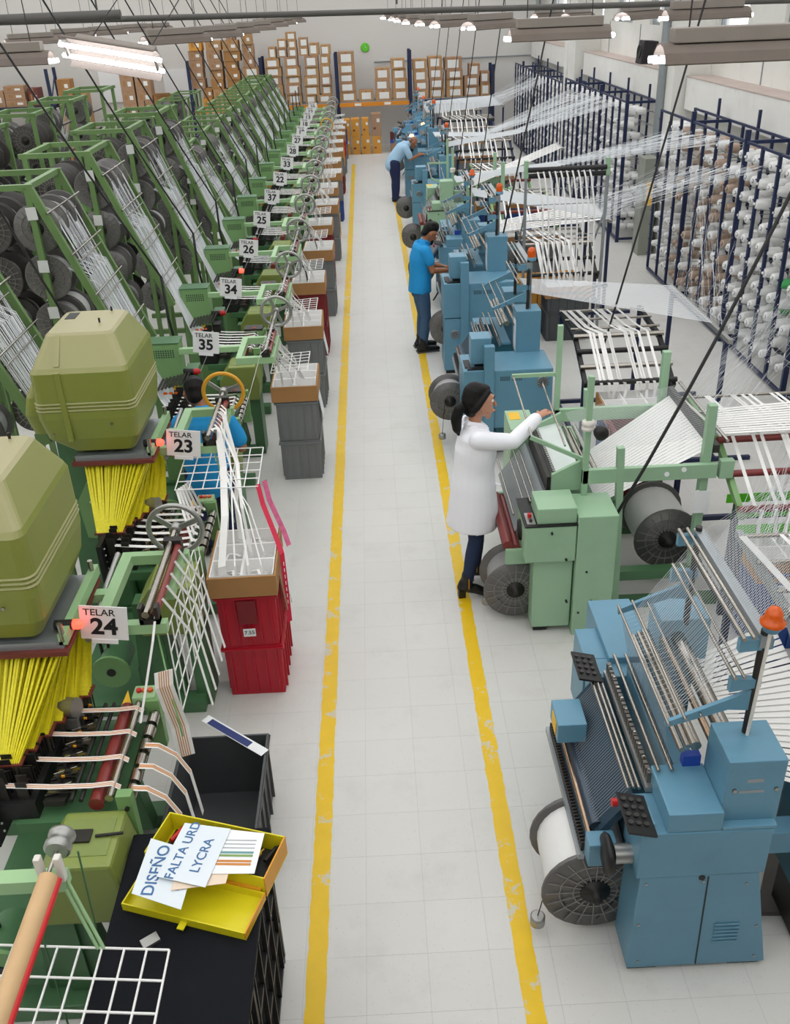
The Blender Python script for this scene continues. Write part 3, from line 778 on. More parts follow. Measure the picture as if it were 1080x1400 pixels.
# ------------------------------------------------------------------ plain needle loom (local: sign plane y=0)
def bed_parts(t, y0, y1, striped=False, ntape=7):
    """weaving bed between y0 (near) and y1 (far)"""
    part(MB().box(-1.78, -1.27, y0, y1, .84, .9), 'bed', DGRN, t)
    part(MB().box(-1.29, -1.22, y0-.02, y0+.03, .75, 1.06), 'bearing_plate', GRN, t); part(MB().box(-1.29, -1.22, y1-.03, y1+.02, .75, 1.06), 'bearing_plate', GRN, t)
    h = part(MB().box(-1.86, -1.68, y0+.03, y1-.03, .9, 1.0), 'heddle_frame', BLK, t)
    m = MB()
    n = int((y1-y0)/.028)
    for k in range(n):
        y = y0+.05+(y1-y0-.1)*k/(n-1)
        m.box(-1.85, -1.8, y, y+.005, 1.0, 1.14+.03*sin(k*1.7)); m.box(-1.76, -1.71, y+.008, y+.013, 1.0, 1.1+.03*sin(k*2.3))
    part(m, 'heddle_bar', DMET, h)['kind'] = 'stuff'
    m = MB()
    for k in range(6):
        y = y0+.08+(y1-y0-.16)*k/5
        m.obox((-1.6, y, .97), (.1, .07, .03)); m.obox((-1.57, y+.02, 1.0), (.03, .02, .06)); m.tube((-1.65, y, .99), (-1.52, y+.02, 1.02), .006, 5)
    part(m, 'weft_needle_unit', DMET, t)
    for x in (-1.5, -1.455): part(MB().tube((x, y0, 1.03), (x, y1, 1.03), .011, 8), 'guide_rod', BLK, t)
    part(MB().tube((-1.39, y0, 1.0), (-1.39, y1, 1.0), .036, 14), 'take_up_roller', RROL, t)
    part(MB().tube((-1.325, y0, 1.035), (-1.325, y1, 1.035), .02, 12), 'nip_roller', CHR, t)
    for k in range(6):
        y = y0+.03+(y1-y0-.06)*k/6
        part(MB().tube((-1.245, y, .99), (-1.245, y+(y1-y0)*.11, .99), .03, 12), 'draw_roller', CHR, t)
    part(MB().tube((-1.245, y0-.03, .99), (-1.245, y1+.03, .99), .012, 8), 'roller_shaft', DMET, t)
    for k in range(ntape):
        y = y0+.07+(y1-y0-.14)*k/(ntape-1)
        pts = [(-1.84, y, 1.08), (-1.6, y, 1.055), (-1.42, y, 1.05), (-1.325, y, 1.058), (-1.29, y, 1.03)]
        o = part(MB().ribbon(pts, (0, .03, 0), .0012), 'woven_tape', TAPE, t)
        if striped and k < 3 + 1:
            for q in (-.007, .0, .007):
                part(MB().ribbon([(a, b+q, c+.0016) for a, b, c in pts], (0, .0028, 0), .0006), 'tape_stripe', ORG, o)

def gearbox(t, y0, y1):
    pr = [(-1.62, .62), (-1.24, .62), (-1.22, .8), (-1.25, .985), (-1.52, .985), (-1.62, .84)]
    g = part(MB().prism(pr, 'y', y0, y1), 'gearbox_cover', OLV2, t, .018)
    part(MB().box(-1.5, -1.28, y0+.06, y1-.05, .985, .988), 'recess_panel', mat('olive_shade_panel', '7f8e4e', .5), g)
    part(MB().box(-1.34, -1.24, y0+.04, y1-.04, .0, .62), 'gearbox_foot', DGRN, g); part(MB().box(-1.6, -1.5, y0+.04, y1-.04, .1, .62), 'gearbox_foot', DGRN, g)

def base_parts(t, far=.3):
    part(MB().box(-2.3, -1.28, -1.16, -1.04, 0, .1), 'foot_beam', DGRN, t, .008)
    part(MB().box(-2.3, -1.28, -.02, .1, 0, .1), 'foot_beam', DGRN, t, .008)
    part(MB().box(-2.2, -1.7, -1.04, -.02, .0, .06), 'base_plate', DGRN, t)
    part(MB().prism([(-1.72, .1), (-1.4, .1), (-1.5, .84), (-1.66, .84)], 'y', -1.06, -.94), 'leg', DGRN, t, .006)
    part(MB().prism([(-1.72, .1), (-1.4, .1), (-1.5, .84), (-1.66, .84)], 'y', -.12, -.02), 'leg', DGRN, t, .006)
    mt = part(MB().tube((-1.86, -1.12, .36), (-1.86, -.88, .36), .1, 18), 'motor_housing', DGRN, t)
    part(MB().tube((-1.86, -1.14, .36), (-1.86, -1.12, .36), .125, 20), 'motor_pulley', GRN, mt)
    part(MB().tube((-1.86, -1.145, .36), (-1.86, -1.14, .36), .03, 12), 'pulley_hub', BLK, mt)
    part(MB().tube((-1.72, -1.0, .2), (-1.62, -.95, .2), .07, 12), 'motor', DMET, t)

def arm_parts(t, xl, xr, y0, y1, z, xsh, tower_x, wheel_mat=ALU, wy=.8, roller=False):
    part(MB().box(tower_x, xl+.03, -.025, .025, z-.025, z+.025), 'arm', GRN2, t)
    f = part(MB().box(xl, xl+.05, y0+.05, y1-.05, z-.03, z+.03).box(xr-.05, xr, y0+.05, y1-.05, z-.03, z+.03)
             .box(xl, xr, y0, y0+.05, z-.03, z+.03).box(xl, xr, y1-.05, y1, z-.03, z+.03), 'take_off_frame', GRN2, t)
    part(MB().box(xsh-.035, xsh+.035, y0-.005, y0+.045, z+.03, z+.1), 'bearing_block', DMET, f); part(MB().box(xsh-.035, xsh+.035, y1-.04, y1+.01, z+.03, z+.1), 'bearing_block', DMET, f)
    part(MB().tube((xsh, y0-.02, z+.09), (xsh, wy+.02, z+.09), .019, 12), 'shaft', CHR, t)
    part(MB().tube((xsh+.03, y0+.03, z+.065), (xsh+.03, y1, z+.065), .018, 12), 'rubber_roller', RROL, t)
    wheel(t, (xsh, wy, z+.09), .145, wheel_mat)

def loom_proto():
    t = thing('needle_loom', 'loom', 'loom', (-1.75, 0, 0))
    base_parts(t)
    bed_parts(t, -.78, -.12)
    gearbox(t, -1.12, -.8)
    tw = part(MB().box(-2.12, -1.82, 0, .2, .1, 1.49), 'tower_cabinet', GRN, t, .01)
    part(MB().box(-2.125, -1.815, -.006, .205, 1.49, 1.5), 'cabinet_lid', DGRN, tw)
    m = MB()
    for i in range(9):
        for j in range(4):
            x = -2.06+i*.022; z = 1.36+j*.02
            m.add([(x, -.0015, z), (x+.013, -.0015, z), (x+.013, -.0015, z+.012), (x, -.0015, z+.012)], [(0, 1, 2, 3)])
    part(m, 'vent_perforation', VENT, tw)
    part(MB().box(-1.93, -1.87, -.003, 0, 1.04, 1.09), 'warning_sticker', YSTK, tw)
    part(MB().box(-1.82, -1.7, .08, .3, .1, 1.2), 'side_column', DGRN, t, .01)
    part(MB().box(-1.815, -1.75, -.01, .0, .9, 1.15).box(-1.78, -1.7, -.2, -.05, .92, 1.15), 'control_block', BLK, t)
    part(MB().tube((-1.82, .06, 1.2), (-1.72, .05, 1.2), .028, 12), 'lamp_socket', BLK, t)
    part(MB().lathe([(.03, 0), (.03, .03), (.02, .055), (.004, .06)], (-1.72, .05, 1.2), (1, -.1, 0), 12), 'signal_lamp', RED, t)
    arm_parts(t, -1.26, -.92, -.36, .24, 1.42, -.99, -1.82)
    part(MB().box(-1.45, -1.25, -.2, -.05, 1.06, 1.08), 'pattern_plate', DMET, t)
    part(MB().obox((-1.62, .12, 1.28), (.004, .16, .24), Matrix.Rotation(.5, 3, 'Y')), 'job_sheet', PAPB, t)
    part(MB().path([(-1.9, .3, 1.3), (-1.96, .4, 1.6), (-1.96, .38, 2.0)], .014, 6), 'cable_post', BLK, t)
    m = MB()
    for k in range(8): m.tube((-2.0+.03*k, -.3+.02*k, 1.16), (-1.95+.03*k, -.22+.02*k, 1.24), .012, 5)
    part(m, 'yarn_tensioner', DMET, t)
    m = MB()
    for k in range(3): m.tube((-1.93+.05*k, -.35, 1.15), (-1.93+.05*k, -.3, 1.13), .014, 6)
    part(m, 'orange_cap', AMB, t)
    part(MB().box(-1.4, -1.24, -.2, -.12, 1.0, 1.06), 'switch_box', GRN, t); part(MB().tube((-1.34, -.16, 1.06), (-1.34, -.16, 1.085), .016, 10), 'stop_button', RED, t)
    m = MB(); grid(m, (-1.0, -.1, 1.2), (.34, 0, .02), (0, .5, 0), 4, 6)
    part(m, 'wire_grid', WIRE, t)
    part(MB().tube((-.95, -.08, 1.2), (-.97, -.1, 1.42), .006, 5).tube((-.95, .2, 1.2), (-.97, .2, 1.42), .006, 5), 'grid_hanger', WIRE, t)
    return t
LOOM = loom_proto()

# signs and row positions
WORD = dict(zip('24 23 35 34 26 25 37 22 33 28 27 19 18 13 12 10'.split(), 'twenty-four,twenty-three,thirty-five,thirty-four,twenty-six,twenty-five,thirty-seven,twenty-two,thirty-three,twenty-eight,twenty-seven,nineteen,eighteen,thirteen,twelve,ten'.split(',')))
ROW = [('35', 8.13), ('34', 9.95), ('26', 11.76), ('25', 13.5), ('37', 15.2), ('22', 16.86), ('33', 18.55), ('28', 20.25), ('27', 21.85), ('19', 23.4), ('18', 24.95), ('13', 26.4), ('12', 27.75), ('10', 29.0)]
WARPS = [mesh_of(warp_mesh(k), 'warp_yarns', THR, Vector((-2.2, 0, 1.05))) for k in range(3)]
def add_warp(num, y, k, x=0, rz=0):
    o = bpy.data.objects.new('warp_yarns', WARPS[k % 3]); COL.objects.link(o); o.location = (-2.2+x, y, 1.05); o.rotation_euler = (0, 0, rz)
    return tagit(o, 'sheet of white warp yarns running down the creel into the %s' % num, 'warp yarns', kind='stuff')

def put_beams(num, y, far, cx=0, sgn=1, where=None, cz=1, dx=0):
    where = where or 'behind the TELAR %s loom' % WORD[num]
    for xi, x in enumerate((-2.745, -3.15)):
        if xi == 1 and far: continue
        for zi, z in enumerate((2.62, 2.22, 1.82, 1.42, 1.02)):
            nb = 2 if (far or zi) else 3
            if far and zi == 4: continue
            for k in range(nb):
                pr = BEAMD if xi == 1 else rnd.choice((BEAM, BEAM, BEAMW if zi >= 2 else BEAM))
                yy = y+sgn*(-.205+.235*k)
                xx = x if sgn > 0 else cx-x
                place(pr, (xx+dx, yy, z*cz), rnd.choice((0, pi)), 'grey flanged yarn reel, %s creel tier %s' % (('top', 'second', 'third', 'fourth', 'lowest')[zi], where), 'yarn reels on the creel '+where)

TCOLS = [('grey', 'grey'), ('grey', 'grey'), ('dark red', 'dark red'), ('grey', 'grey'), ('red', 'dark red'), ('grey', 'grey'), ('yellow', 'grey'), ('blue', 'grey'), ('grey', 'grey'), ('dark red', 'grey'), ('grey', 'yellow'), ('grey', 'red'), ('grey', 'grey'), ('grey', 'blue')]
SX = [-.81, -.83, -.86, -.8, -.86, -.8, -.84, -.8, -.84, -.82, -.84, -.82, -.84, -.82]
def hang_tape(name, label, pts, w, m, group=None):
    return mono(MB().ribbon(pts, w, .0012), name, m, label, 'tape', group)
for i, (num, y) in enumerate(ROW):
    t = place(LOOM, (-1.75, y, 0), 0, 'green needle loom carrying the TELAR %s sign' % WORD[num])
    sign(t, num, -1.56, y-.03, 1.5)
    if num in ('26', '27', '18'):
        for ch in t.children:
            if ch.name.startswith('signal_lamp'):
                ch.data = ch.data.copy(); ch.data.materials[0] = REDGLOW
    if num == '19':
        for ch in t.children:
            if ch.name.startswith('wheel_rim'): ch.data = ch.data.copy(); ch.data.materials[0] = YLW
    cz = 1 if i < 4 else .79
    place(CREEL, (-2.8, y, 0), 0, 'green sloping creel frame behind the TELAR %s loom' % WORD[num]).scale.z = cz
    put_beams(num, y, i > 4, cz=cz)
    o = add_warp('TELAR %s loom' % WORD[num], y, i); o.location.z *= cz; o.scale.z = cz
    sx, sy = SX[i], y+.38
    zt = stack(sx, sy, TCOLS[i], 'by the TELAR %s loom' % WORD[num])
    # tapes from the shaft over the wire grid down into the cells
    n = 7 if i < 7 else 4
    for k in range(n):
        ys = y-.3+.6*k/max(1, n-1); tx = sx-.12+.24*((k*3) % n)/n; ty = sy-.2+.4*k/max(1, n-1)
        wd = rnd.choice((.012, .016, .022)) if k != 2 else .045
        m = TBLK if (i in (0, 2, 3) and k == 1) else TAPE
        a = rnd.uniform(0, 3)
        pts = [(-.99, ys, 1.53), (-.96, ys+.02, 1.5), (-.93, ys*.6+ty*.4, 1.3), (tx*.7-.9*.3, ys*.25+ty*.75, 1.12), (tx, ty, .93)]
        hang_tape('woven_tape', '%s woven tape falling into the carton by the TELAR %s loom' % ('black' if m is TBLK else ('wide white' if wd > .04 else 'narrow white'), WORD[num]), pts, (wd*cos(a), wd*sin(a), 0), m, 'tapes hanging at TELAR %s' % WORD[num])
    for k in range(5):
        yy = y-.72+.1*k
        pts = [(-1.22, yy, 1.0), (-1.14, yy+.12, 1.2), (-1.03, yy+.3, 1.5), (-.985, yy+.33, 1.535)]
        hang_tape('woven_tape', 'white tape rising from the bed to the shaft of the TELAR %s loom' % WORD[num], pts, (0, .014, 0), TAPE, 'rising tapes at TELAR %s' % WORD[num])
# job sheet hanging off the near grey crate stack
mono(MB().obox((-.595, 8.5, .72), (.006, .2, .3), Matrix.Rotation(-.15, 3, 'Y')), 'job_sheet', PAP, 'white job sheet hanging on the side of the grey crates', 'paper')
mono(MB().obox((-.615, 10.35, .72), (.006, .2, .3), Matrix.Rotation(-.15, 3, 'Y')), 'job_sheet', PAP, 'white job sheet hanging on the crates by the TELAR 34 loom', 'paper')

t = thing('cone_stand', 'low green stand between the loom rows holding big white cones', 'stand', (-4.0, 15.9, 0))
for x in (-4.25, -3.75):
    for y in (15.3, 16.5): part(MB().box(x-.02, x+.02, y-.02, y+.02, 0, 1.95), 'post', CGRN, t)
for z in (1.1, 1.5, 1.9): part(MB().box(-4.27, -3.73, 15.28, 16.52, z-.03, z), 'shelf', CGRN, t)
for z in (1.1, 1.5, 1.9):
    for k in range(4):
        for x in (-4.12, -3.88):
            yy = 15.56+.27*k
            c_ = thing('big_yarn_cone', 'big white yarn cone lying on the low green stand', 'yarn cone', (x, yy, z), 'big cones on the low green stand')
            part(MB().lathe([(.03, 0), (.1, .0), (.105, .01), (.08, .2), (.075, .205), (.03, .205)], (x, yy+.0, z+.106), (.5, -.87, 0), 14), 'yarn', CONEW, c_)
            part(MB().lathe([(.03, .2055), (.03, .215), (.015, .215)], (x, yy, z+.106), (.5, -.87, 0), 10), 'core', CART2, c_)
# mirrored row of looms and creels further left (rotated half a turn)
for i, y in enumerate((10.4, 12.3, 14.2, 16.1, 18.0, 19.9, 21.8, 23.7, 25.6, 27.5)):
    cz = 1 if i < 5 else .72
    lab = '%s left row unit, counted from the back shelves' % 'tenth ninth eighth seventh sixth fifth fourth third second first'.split()[i]
    place(CREEL, (-7.9+2.8, y, 0), pi, 'green creel frame of the %s' % lab).scale.z = cz
    put_beams('', y, i > 2, -7.9, -1, 'of the '+lab.split(',')[0], cz)
    o = add_warp('%s' % lab.split(',')[0], y, i, 0, pi); o.location.x = -7.9+2.2; o.location.z *= cz; o.scale.z = cz
    if i > 0:
        place(LOOM, (-7.9+1.75, y, 0), pi, 'green needle loom of the %s' % lab, skip=('wire_grid', 'grid_hanger', 'weft_needle_unit', 'draw_roller'))
# ------------------------------------------------------------------ jacquard looms TELAR 23 and TELAR 24 (local: sign plane y=0)
def rrect(x0, x1, y0, y1, r, z, n=4):
    out = []
    for cx, cy, a0 in ((x1-r, y0+r, -90), (x1-r, y1-r, 0), (x0+r, y1-r, 90), (x0+r, y0+r, 180)):
        for k in range(n+1):
            a = radians(a0+90*k/n); out.append((cx+r*cos(a), cy+r*sin(a), z))
    return out
def jacquard(num, yref, wheel_mat, tapes):
    t = thing('jacquard_loom', 'green jacquard loom under an olive hood, carrying the TELAR %s sign' % WORD[num], 'loom', (-1.75, yref, 0))
    P = lambda mb, name, m, par=None, bevel=0.: _shift(mb, name, m, par or t, bevel, yref)
    def _shift(mb, name, m, par, bevel, yr):
        for v in mb.v: v.y += yr
        return part(mb, name, m, par, bevel)
    t.location.y = 0
    base_parts(t); bed_parts(t, -.78, -.12, tapes == 'striped', 7 if tapes != 'striped' else 4); gearbox(t, -1.12, -.8)
    t.location.y = yref
    # head cover
    c = P(MB().rings([rrect(-2.12, -1.7, -.2, .46, .05, 1.54), rrect(-2.26, -1.65, -.25, .5, .06, 1.65), rrect(-2.29, -1.63, -.27, .52, .06, 1.8), rrect(-2.28, -1.63, -.27, .52, .06, 2.12), rrect(-2.26, -1.64, -.25, .5, .05, 2.15), rrect(-2.18, -1.73, -.1, .42, .05, 2.32), rrect(-2.16, -1.75, -.08, .4, .04, 2.335)], False), 'head_cover', OLV, None)
    P(MB().rings([rrect(-2.38, -2.24, -.16, .4, .05, 1.66), rrect(-2.41, -2.24, -.18, .42, .06, 1.8), rrect(-2.38, -2.24, -.16, .4, .05, 1.92), rrect(-2.3, -2.24, -.1, .36, .03, 2.06)]), 'cover_side_bulge', OLV, c)
    for z in (1.86, 1.885, 1.91):
        P(MB().rings([rrect(-2.29, -1.63, -.27, .52, .06, z-.008), rrect(-2.296, -1.624, -.276, .526, .062, z), rrect(-2.29, -1.63, -.27, .52, .06, z+.008)]), 'cover_rib', OLV, c)
    P(MB().box(-2.11, -2.07, -.281, -.262, 1.64, 2.13), 'cover_rib', OLV, c, .006)
    P(MB().obox((-2.09, -.168, 2.24), (.035, .014, .22), Matrix.Rotation(-.75, 3, 'X')), 'cover_rib', OLV, c)
    P(MB().box(-2.13, -2.06, .22, .36, 2.335, 2.338), 'cover_slot', BLK, c)
    for x, y, z in ((-1.8, -.272, 1.76), (-2.2, -.272, 1.7)): P(MB().tube((x, y, z), (x, y-.008, z), .009, 8), 'cover_screw', CHR, c)
    for x, y in ((-1.86, .1), (-1.84, .36)): P(MB().tube((x, y, 2.34), (x, y, 2.37), .008, 6), 'cover_bolt', DMET, c)
    # column and side plates
    P(MB().prism([(-2.36, .1), (-1.98, .1), (-2.0, 1.55), (-2.3, 1.6)], 'y', .0, .42), 'column', DGRN, None, .012)
    P(MB().prism([(-2.22, .75), (-2.02, .72), (-1.98, 1.0), (-2.03, 1.2), (-2.15, 1.2), (-2.24, 1.05)], 'y', -.02, 0), 'column_door', GRN)
    P(MB().box(-1.98, -1.86, .1, .4, .1, 1.45), 'rear_column', DGRN, None, .01)
    P(MB().box(-1.965, -1.9, .096, .1, .92, 1.1), 'rating_plate', STEELG)
    m = MB()
    for k in range(4): m.tube((-2.1+.025*k, -.06, .6+.055*k), (-2.1+.025*k, 0, .6+.055*k), .022, 10)
    P(m, 'yarn_tensioner', DMET)
    # harness board, cords
    hb = P(MB().box(-2.12, -1.6, -.2, .4, 1.46, 1.5), 'harness_board', STEELG)
    P(MB().box(-2.14, -1.58, -.23, .43, 1.435, 1.46), 'harness_board_plate', RBRN, hb)
    P(MB().bar((-1.6, -.2, 1.51), (-1.6, .44, 1.51), .04, .06), 'harness_rail', GRN2)
    for y in (-.19, .38): P(MB().tube((-1.6, y, 1.5), (-1.6, y, 1.6), .014, 8), 'rail_bolt', CHR)
    for b in range(6):
        m = MB(); q = MB()
        ytop, ybot = -.16+.1*b, -.62+.105*b
        for k in range(72):
            f = (k % 18)/17; g = (k//18)/3
            p0 = Vector((-2.08+.44*f+rnd.uniform(-.01, .01), ytop+.09*g, 1.44)); p1 = Vector((-1.93+.16*f+.035*b, ybot+.07*g, 1.12-.01*b))
            m.thread(p0, p1, .0075)
            q.thread(p1, p1+Vector((rnd.uniform(-.02, .02), -.01, -.24)), .005)
        h = P(m, 'harness_cord_bundle', YHARN)
        P(q, 'heddle_wires', BHARN, h)
        P(MB().box(-1.95+.035*b, -1.75+.035*b, ybot-.012, ybot+.085, 1.115-.01*b, 1.125-.01*b), 'comber_clip', RBRN, h)
    # signal lamp
    l = P(MB().tube((-1.66, -.1, 1.53), (-1.57, -.1, 1.53), .026, 12), 'lamp_socket', BLK)
    P(MB().lathe([(.024, 0), (.026, .025), (.02, .045), (.004, .055)], (-1.57, -.1, 1.53), (1, -.15, .05), 14), 'signal_lamp', REDGLOW, l)
    # take-off arm
    xl, xr, y0, y1, z = (-1.52, -1.16, -.02, .7, 1.42)
    P(MB().box(-1.9, xl+.02, .28, .34, z-.025, z+.025), 'arm', GRN2)
    f = P(MB().box(xl, xl+.06, y0+.05, y1-.05, z-.03, z+.03).box(xr-.05, xr, y0+.3, y1-.05, z-.03, z+.03).box(xl-.06, xr+.02, y0, y0+.05, z-.03, z+.03).box(xl, xr+.02, y1-.05, y1, z-.03, z+.03), 'take_off_frame', GRN2)
    P(MB().box(-1.27, -1.17, y0-.005, y0+.05, z+.03, z+.06).box(-1.27, -1.25, y0-.005, y0+.05, z+.03, z+.13).box(-1.19, -1.17, y0-.005, y0+.05, z+.03, z+.13), 'bearing_block', DMET, f); P(MB().box(-1.27, -1.17, y1-.05, y1, z+.03, z+.12), 'bearing_block', DMET, f)
    P(MB().tube((-1.23, y0-.02, z+.1), (-1.23, .86, z+.1), .02, 14), 'shaft', CHR)
    P(MB().tube((-1.19, y0+.02, z+.08), (-1.19, y1, z+.08), .02, 14), 'rubber_roller', RROL)
    P(MB().tube((-1.55, y0, z-.05), (-1.55, y1, z+.02), .016, 10), 'guide_rod', ALU)
    s = t.location.y; t.location.y = 0
    w = wheel(t, (-1.23, .82, z+.1), .155, wheel_mat, (0, 1, 0), 3)
    t.location.y = s
    P(MB().path([(-1.2, 0, 1.38), (-1.13, -.2, 1.2), (-1.06, -.38, 1.02)], .005, 5), 'stay_rod', GRN)
    P(MB().box(-1.36, -1.24, -.13, -.03, .98, 1.07), 'switch_box', GRN2, None, .008)
    for k, (x, m) in enumerate(((-1.33, RED), (-1.3, AMB), (-1.27, AMB))): P(MB().tube((x, -.08, 1.07), (x, -.08, 1.085), .014, 10), 'push_button', m)
    P(MB().add([(-1.42, -.12, 1.02), (-1.37, -.12, 1.02), (-1.395, -.05, 1.06)], [(0, 1, 2)]).add([(-1.42, -.12, 1.017), (-1.37, -.12, 1.017), (-1.395, -.05, 1.057)], [(2, 1, 0)]), 'warning_sign', YSTK)
    P(MB().tube((-1.72, -.2, 1.1), (-1.6, -.24, 1.12), .05, 16), 'weft_motor', ALU, None)
    P(MB().box(-1.74, -1.6, -.27, -.17, 1.0, 1.07), 'weft_motor_bracket', ALU, None, .006)
    for k in range(6):
        y = -.7+.1*k
        n_ = P(MB().prism([(-1.64, y), (-1.5, y+.005), (-1.52, y+.06), (-1.62, y+.05)], 'z', 1.0, 1.006), 'needle_plate', CHR)
        P(MB().tube((-1.64, y+.02, 1.008), (-1.53, y+.04, 1.03), .004, 5), 'weft_needle', CHR, n_)
        P(MB().box(-1.6, -1.585, y+.055, y+.075, .99, 1.05), 'needle_post', BLK, n_)
        P(MB().box(-1.595, -1.57, y+.07, y+.078, 1.03, 1.04), 'brass_guide', OTOOL, n_)
    P(MB().box(-1.9, -1.87, -.8, -.1, .78, 1.12), 'thread_board', BLK)
    m = MB()
    for k in range(9):
        for j in range(6): m.tube((-1.869, -.74+.075*k, .82+.05*j), (-1.862, -.74+.075*k, .82+.05*j), .006, 5)
    P(m, 'eyelet', PAP)['kind'] = 'stuff'
    for x in (-1.95, -1.9):
        P(MB().tube((x, -.98, .12), (x, -.98, .8), .012, 6), 'spring_rod', DMET)
    sign(t, num, -1.44 if num == '24' else -1.4, yref-.045, 1.49)
    return t
j24 = jacquard('24', 3.85, ALU, 'striped')
j23 = jacquard('23', 5.98, YLW, 'white')
for num, y in (('24', 4.1), ('23', 6.2)):
    y += .35; w_ = WORD[num]
    place(CREEL, (-3.1, y, 0), 0, 'green sloping creel frame behind the TELAR %s jacquard loom' % w_)
    add_warp('TELAR %s jacquard loom' % w_, y, 1, -.3)
    put_beams(num, y, True, where='behind the TELAR %s jacquard loom' % w_, dx=-.3)
# things left lying on the loom 24 gearbox
mono(MB().box(-1.46, -1.37, 2.86, 2.93, .9895, 1.0), 'notepad', DMET, 'small grey note clip lying on the olive gearbox of the TELAR 24 loom', 'clip')
mono(MB().tube((-1.35, 2.89, .997), (-1.23, 2.9, .997), .007, 8), 'pen', BLK, 'black pen lying on the olive gearbox of the TELAR 24 loom', 'pen')

def striped(pts, w, n, name, label, group=None, wide=.03):
    t = mono(MB().ribbon(pts, w, .0012), name, TAPE, label, 'tape', group)
    w = Vector(w)
    for k in range(n):
        off = w*((k+.5)/n-.5)*.62
        a = Vector(pts[0])
        nn = (Vector(pts[1])-a).cross(w).normalized()*.0018
        for sg in (1, -1):
            part(MB().ribbon([Vector(p)+off+nn*sg for p in pts], w.normalized()*.0045, .0006), 'tape_stripe', ORG, t)
    return t
for k in range(3):
    y = 3.14+.14*k
    striped([(-1.235, y, 1.022), (-1.17, y, 1.015), (-1.1, y+.02, .93), (-1.05, y+.03, .8), (-1.03, y+.04, .5)], (.0, .035, 0), 3, 'striped_tape', 'orange striped white tape leaving the TELAR 24 loom over its draw rollers', 'striped tapes leaving TELAR 24')
striped([(-1.13, 3.6, 1.33), (-1.135, 3.58, 1.25), (-1.125, 3.6, 1.1), (-1.11, 3.62, .95), (-1.1, 3.6, .77)], (.085, .03, 0), 5, 'striped_tape_bundle', 'wide orange striped tape bundle hanging under the TELAR 24 sign')
hang_tape('woven_tape', 'thin white tape rising beside the TELAR 24 sign', [(-1.28, 3.55, 1.05), (-1.2, 3.75, 1.4), (-1.19, 3.86, 1.5)], (.012, 0, 0), TAPE)

# wire grids of the jacquard looms
g = thing('wire_grid', 'white wire grid lying level beside the TELAR 23 sign', 'wire grid', (-1.15, 5.9, 1.3))
part(grid(MB(), (-1.42, 5.55, 1.32), (.56, 0, 0), (-.02, .62, 0), 6, 5, .0045), 'grid', WIRE, g)
part(MB().tube((-1.2, 5.98, 1.32), (-1.2, 5.98, 1.4), .006, 6).tube((-1.4, 6.1, 1.32), (-1.4, 6.1, 1.4), .006, 6), 'hanger', WIRE, g)
g = thing('wire_grid', 'white wire grid hanging steeply below the TELAR 24 wheel', 'wire grid', (-1.1, 4.2, .8))
part(grid(MB(), (-1.2, 4.02, 1.26), (.0, 1.0, -.02), (.03, -.1, -.46), 9, 4, .0045), 'grid', WIRE, g)
part(MB().tube((-1.2, 4.45, 1.25), (-1.18, 4.5, 1.4), .006, 6), 'hanger', WIRE, g)
# tapes of loom 23
z = .841
place(CP['red'], (-.94, 5.26, 0), .0, 'red plastic crate, the lower one under the carton by the TELAR 23 loom')
cr = place(CP['red'], (-.945, 5.25, .421), .02, 'red plastic crate, the upper one with a small white price sticker')
st = MB().box(-.04, .04, -.3065, -.303, .1, .16)
o = part(st, 'sticker', PAP, cr); o.location = cr.location*0
for v in o.data.vertices: v.co += cr.location
lettering('7.55', .04, cr.location+Vector((0, -.3072, .13)), (1, 0, 0), (0, 0, 1), INK, cr, .01)
o = part(MB().box(-.06, .06, -.3055, -.302, .2, .38), 'worn_label', CRD, cr)
for v in o.data.vertices: v.co += cr.location
place(TRAY, (-.95, 5.24, .843), .02, 'open brown carton with six white lined cells on the red crates')
mono(MB().obox((-.695, 5.35, .72), (.006, .22, .3), Matrix.Rotation(-.12, 3, 'Y')), 'job_sheet', PAP, 'white printed job sheet hanging on the red crates', 'paper')
mono(MB().obox((-.71, 5.2, .74), (.006, .18, .28), Matrix.Rotation(-.1, 3, 'Y')), 'cardboard_sheet', CART3, 'brown cardboard sheet tucked behind the job sheet on the red crates', 'cardboard')
for k in range(8):
    tx, ty = -1.08+.085*(k % 4), 5.06+.17*(k//2 % 3)
    a = k*1.1; wd = (.05, .014, .055, .014, .012, .045, .012, .016)[k]
    sx0 = -1.2
    pts = [(sx0, 6.05+.06*k, 1.545), (sx0+.04, 6.0+.06*k, 1.53), (-1.12+.05*(k % 3), 5.8, 1.36), (tx*.6-.42, ty*.6+2.3, 1.22), (tx, ty, 1.0), (tx, ty, .93)]
    hang_tape('woven_tape', '%s white tape falling from the TELAR 23 shaft into the carton on the red crates' % ('broad' if wd > .03 else 'narrow'), pts, (wd*cos(a)*.9+.004, wd*sin(a)*.5, wd*.2), TAPE, 'tapes at TELAR 23')
for k in range(6):
    hang_tape('woven_tape', 'thin white tape stretched from the grid down to the TELAR 23 bed', [(-1.41+.012*k, 5.56+.02*k, 1.32), (-1.3, 5.3+.09*k, 1.06)], (.016, .005, 0), TAPE, 'tapes between grid and bed at TELAR 23')
for k in range(5):
    hang_tape('woven_tape', 'thin white tape sloping beside the hanging grid of TELAR 24', [(-1.17, 3.95+.12*k, 1.52), (-1.1, 4.1+.12*k, 1.2), (-1.02, 4.0+.13*k, .76)], (.006, .016, 0), TAPE, 'tapes at the TELAR 24 grid')
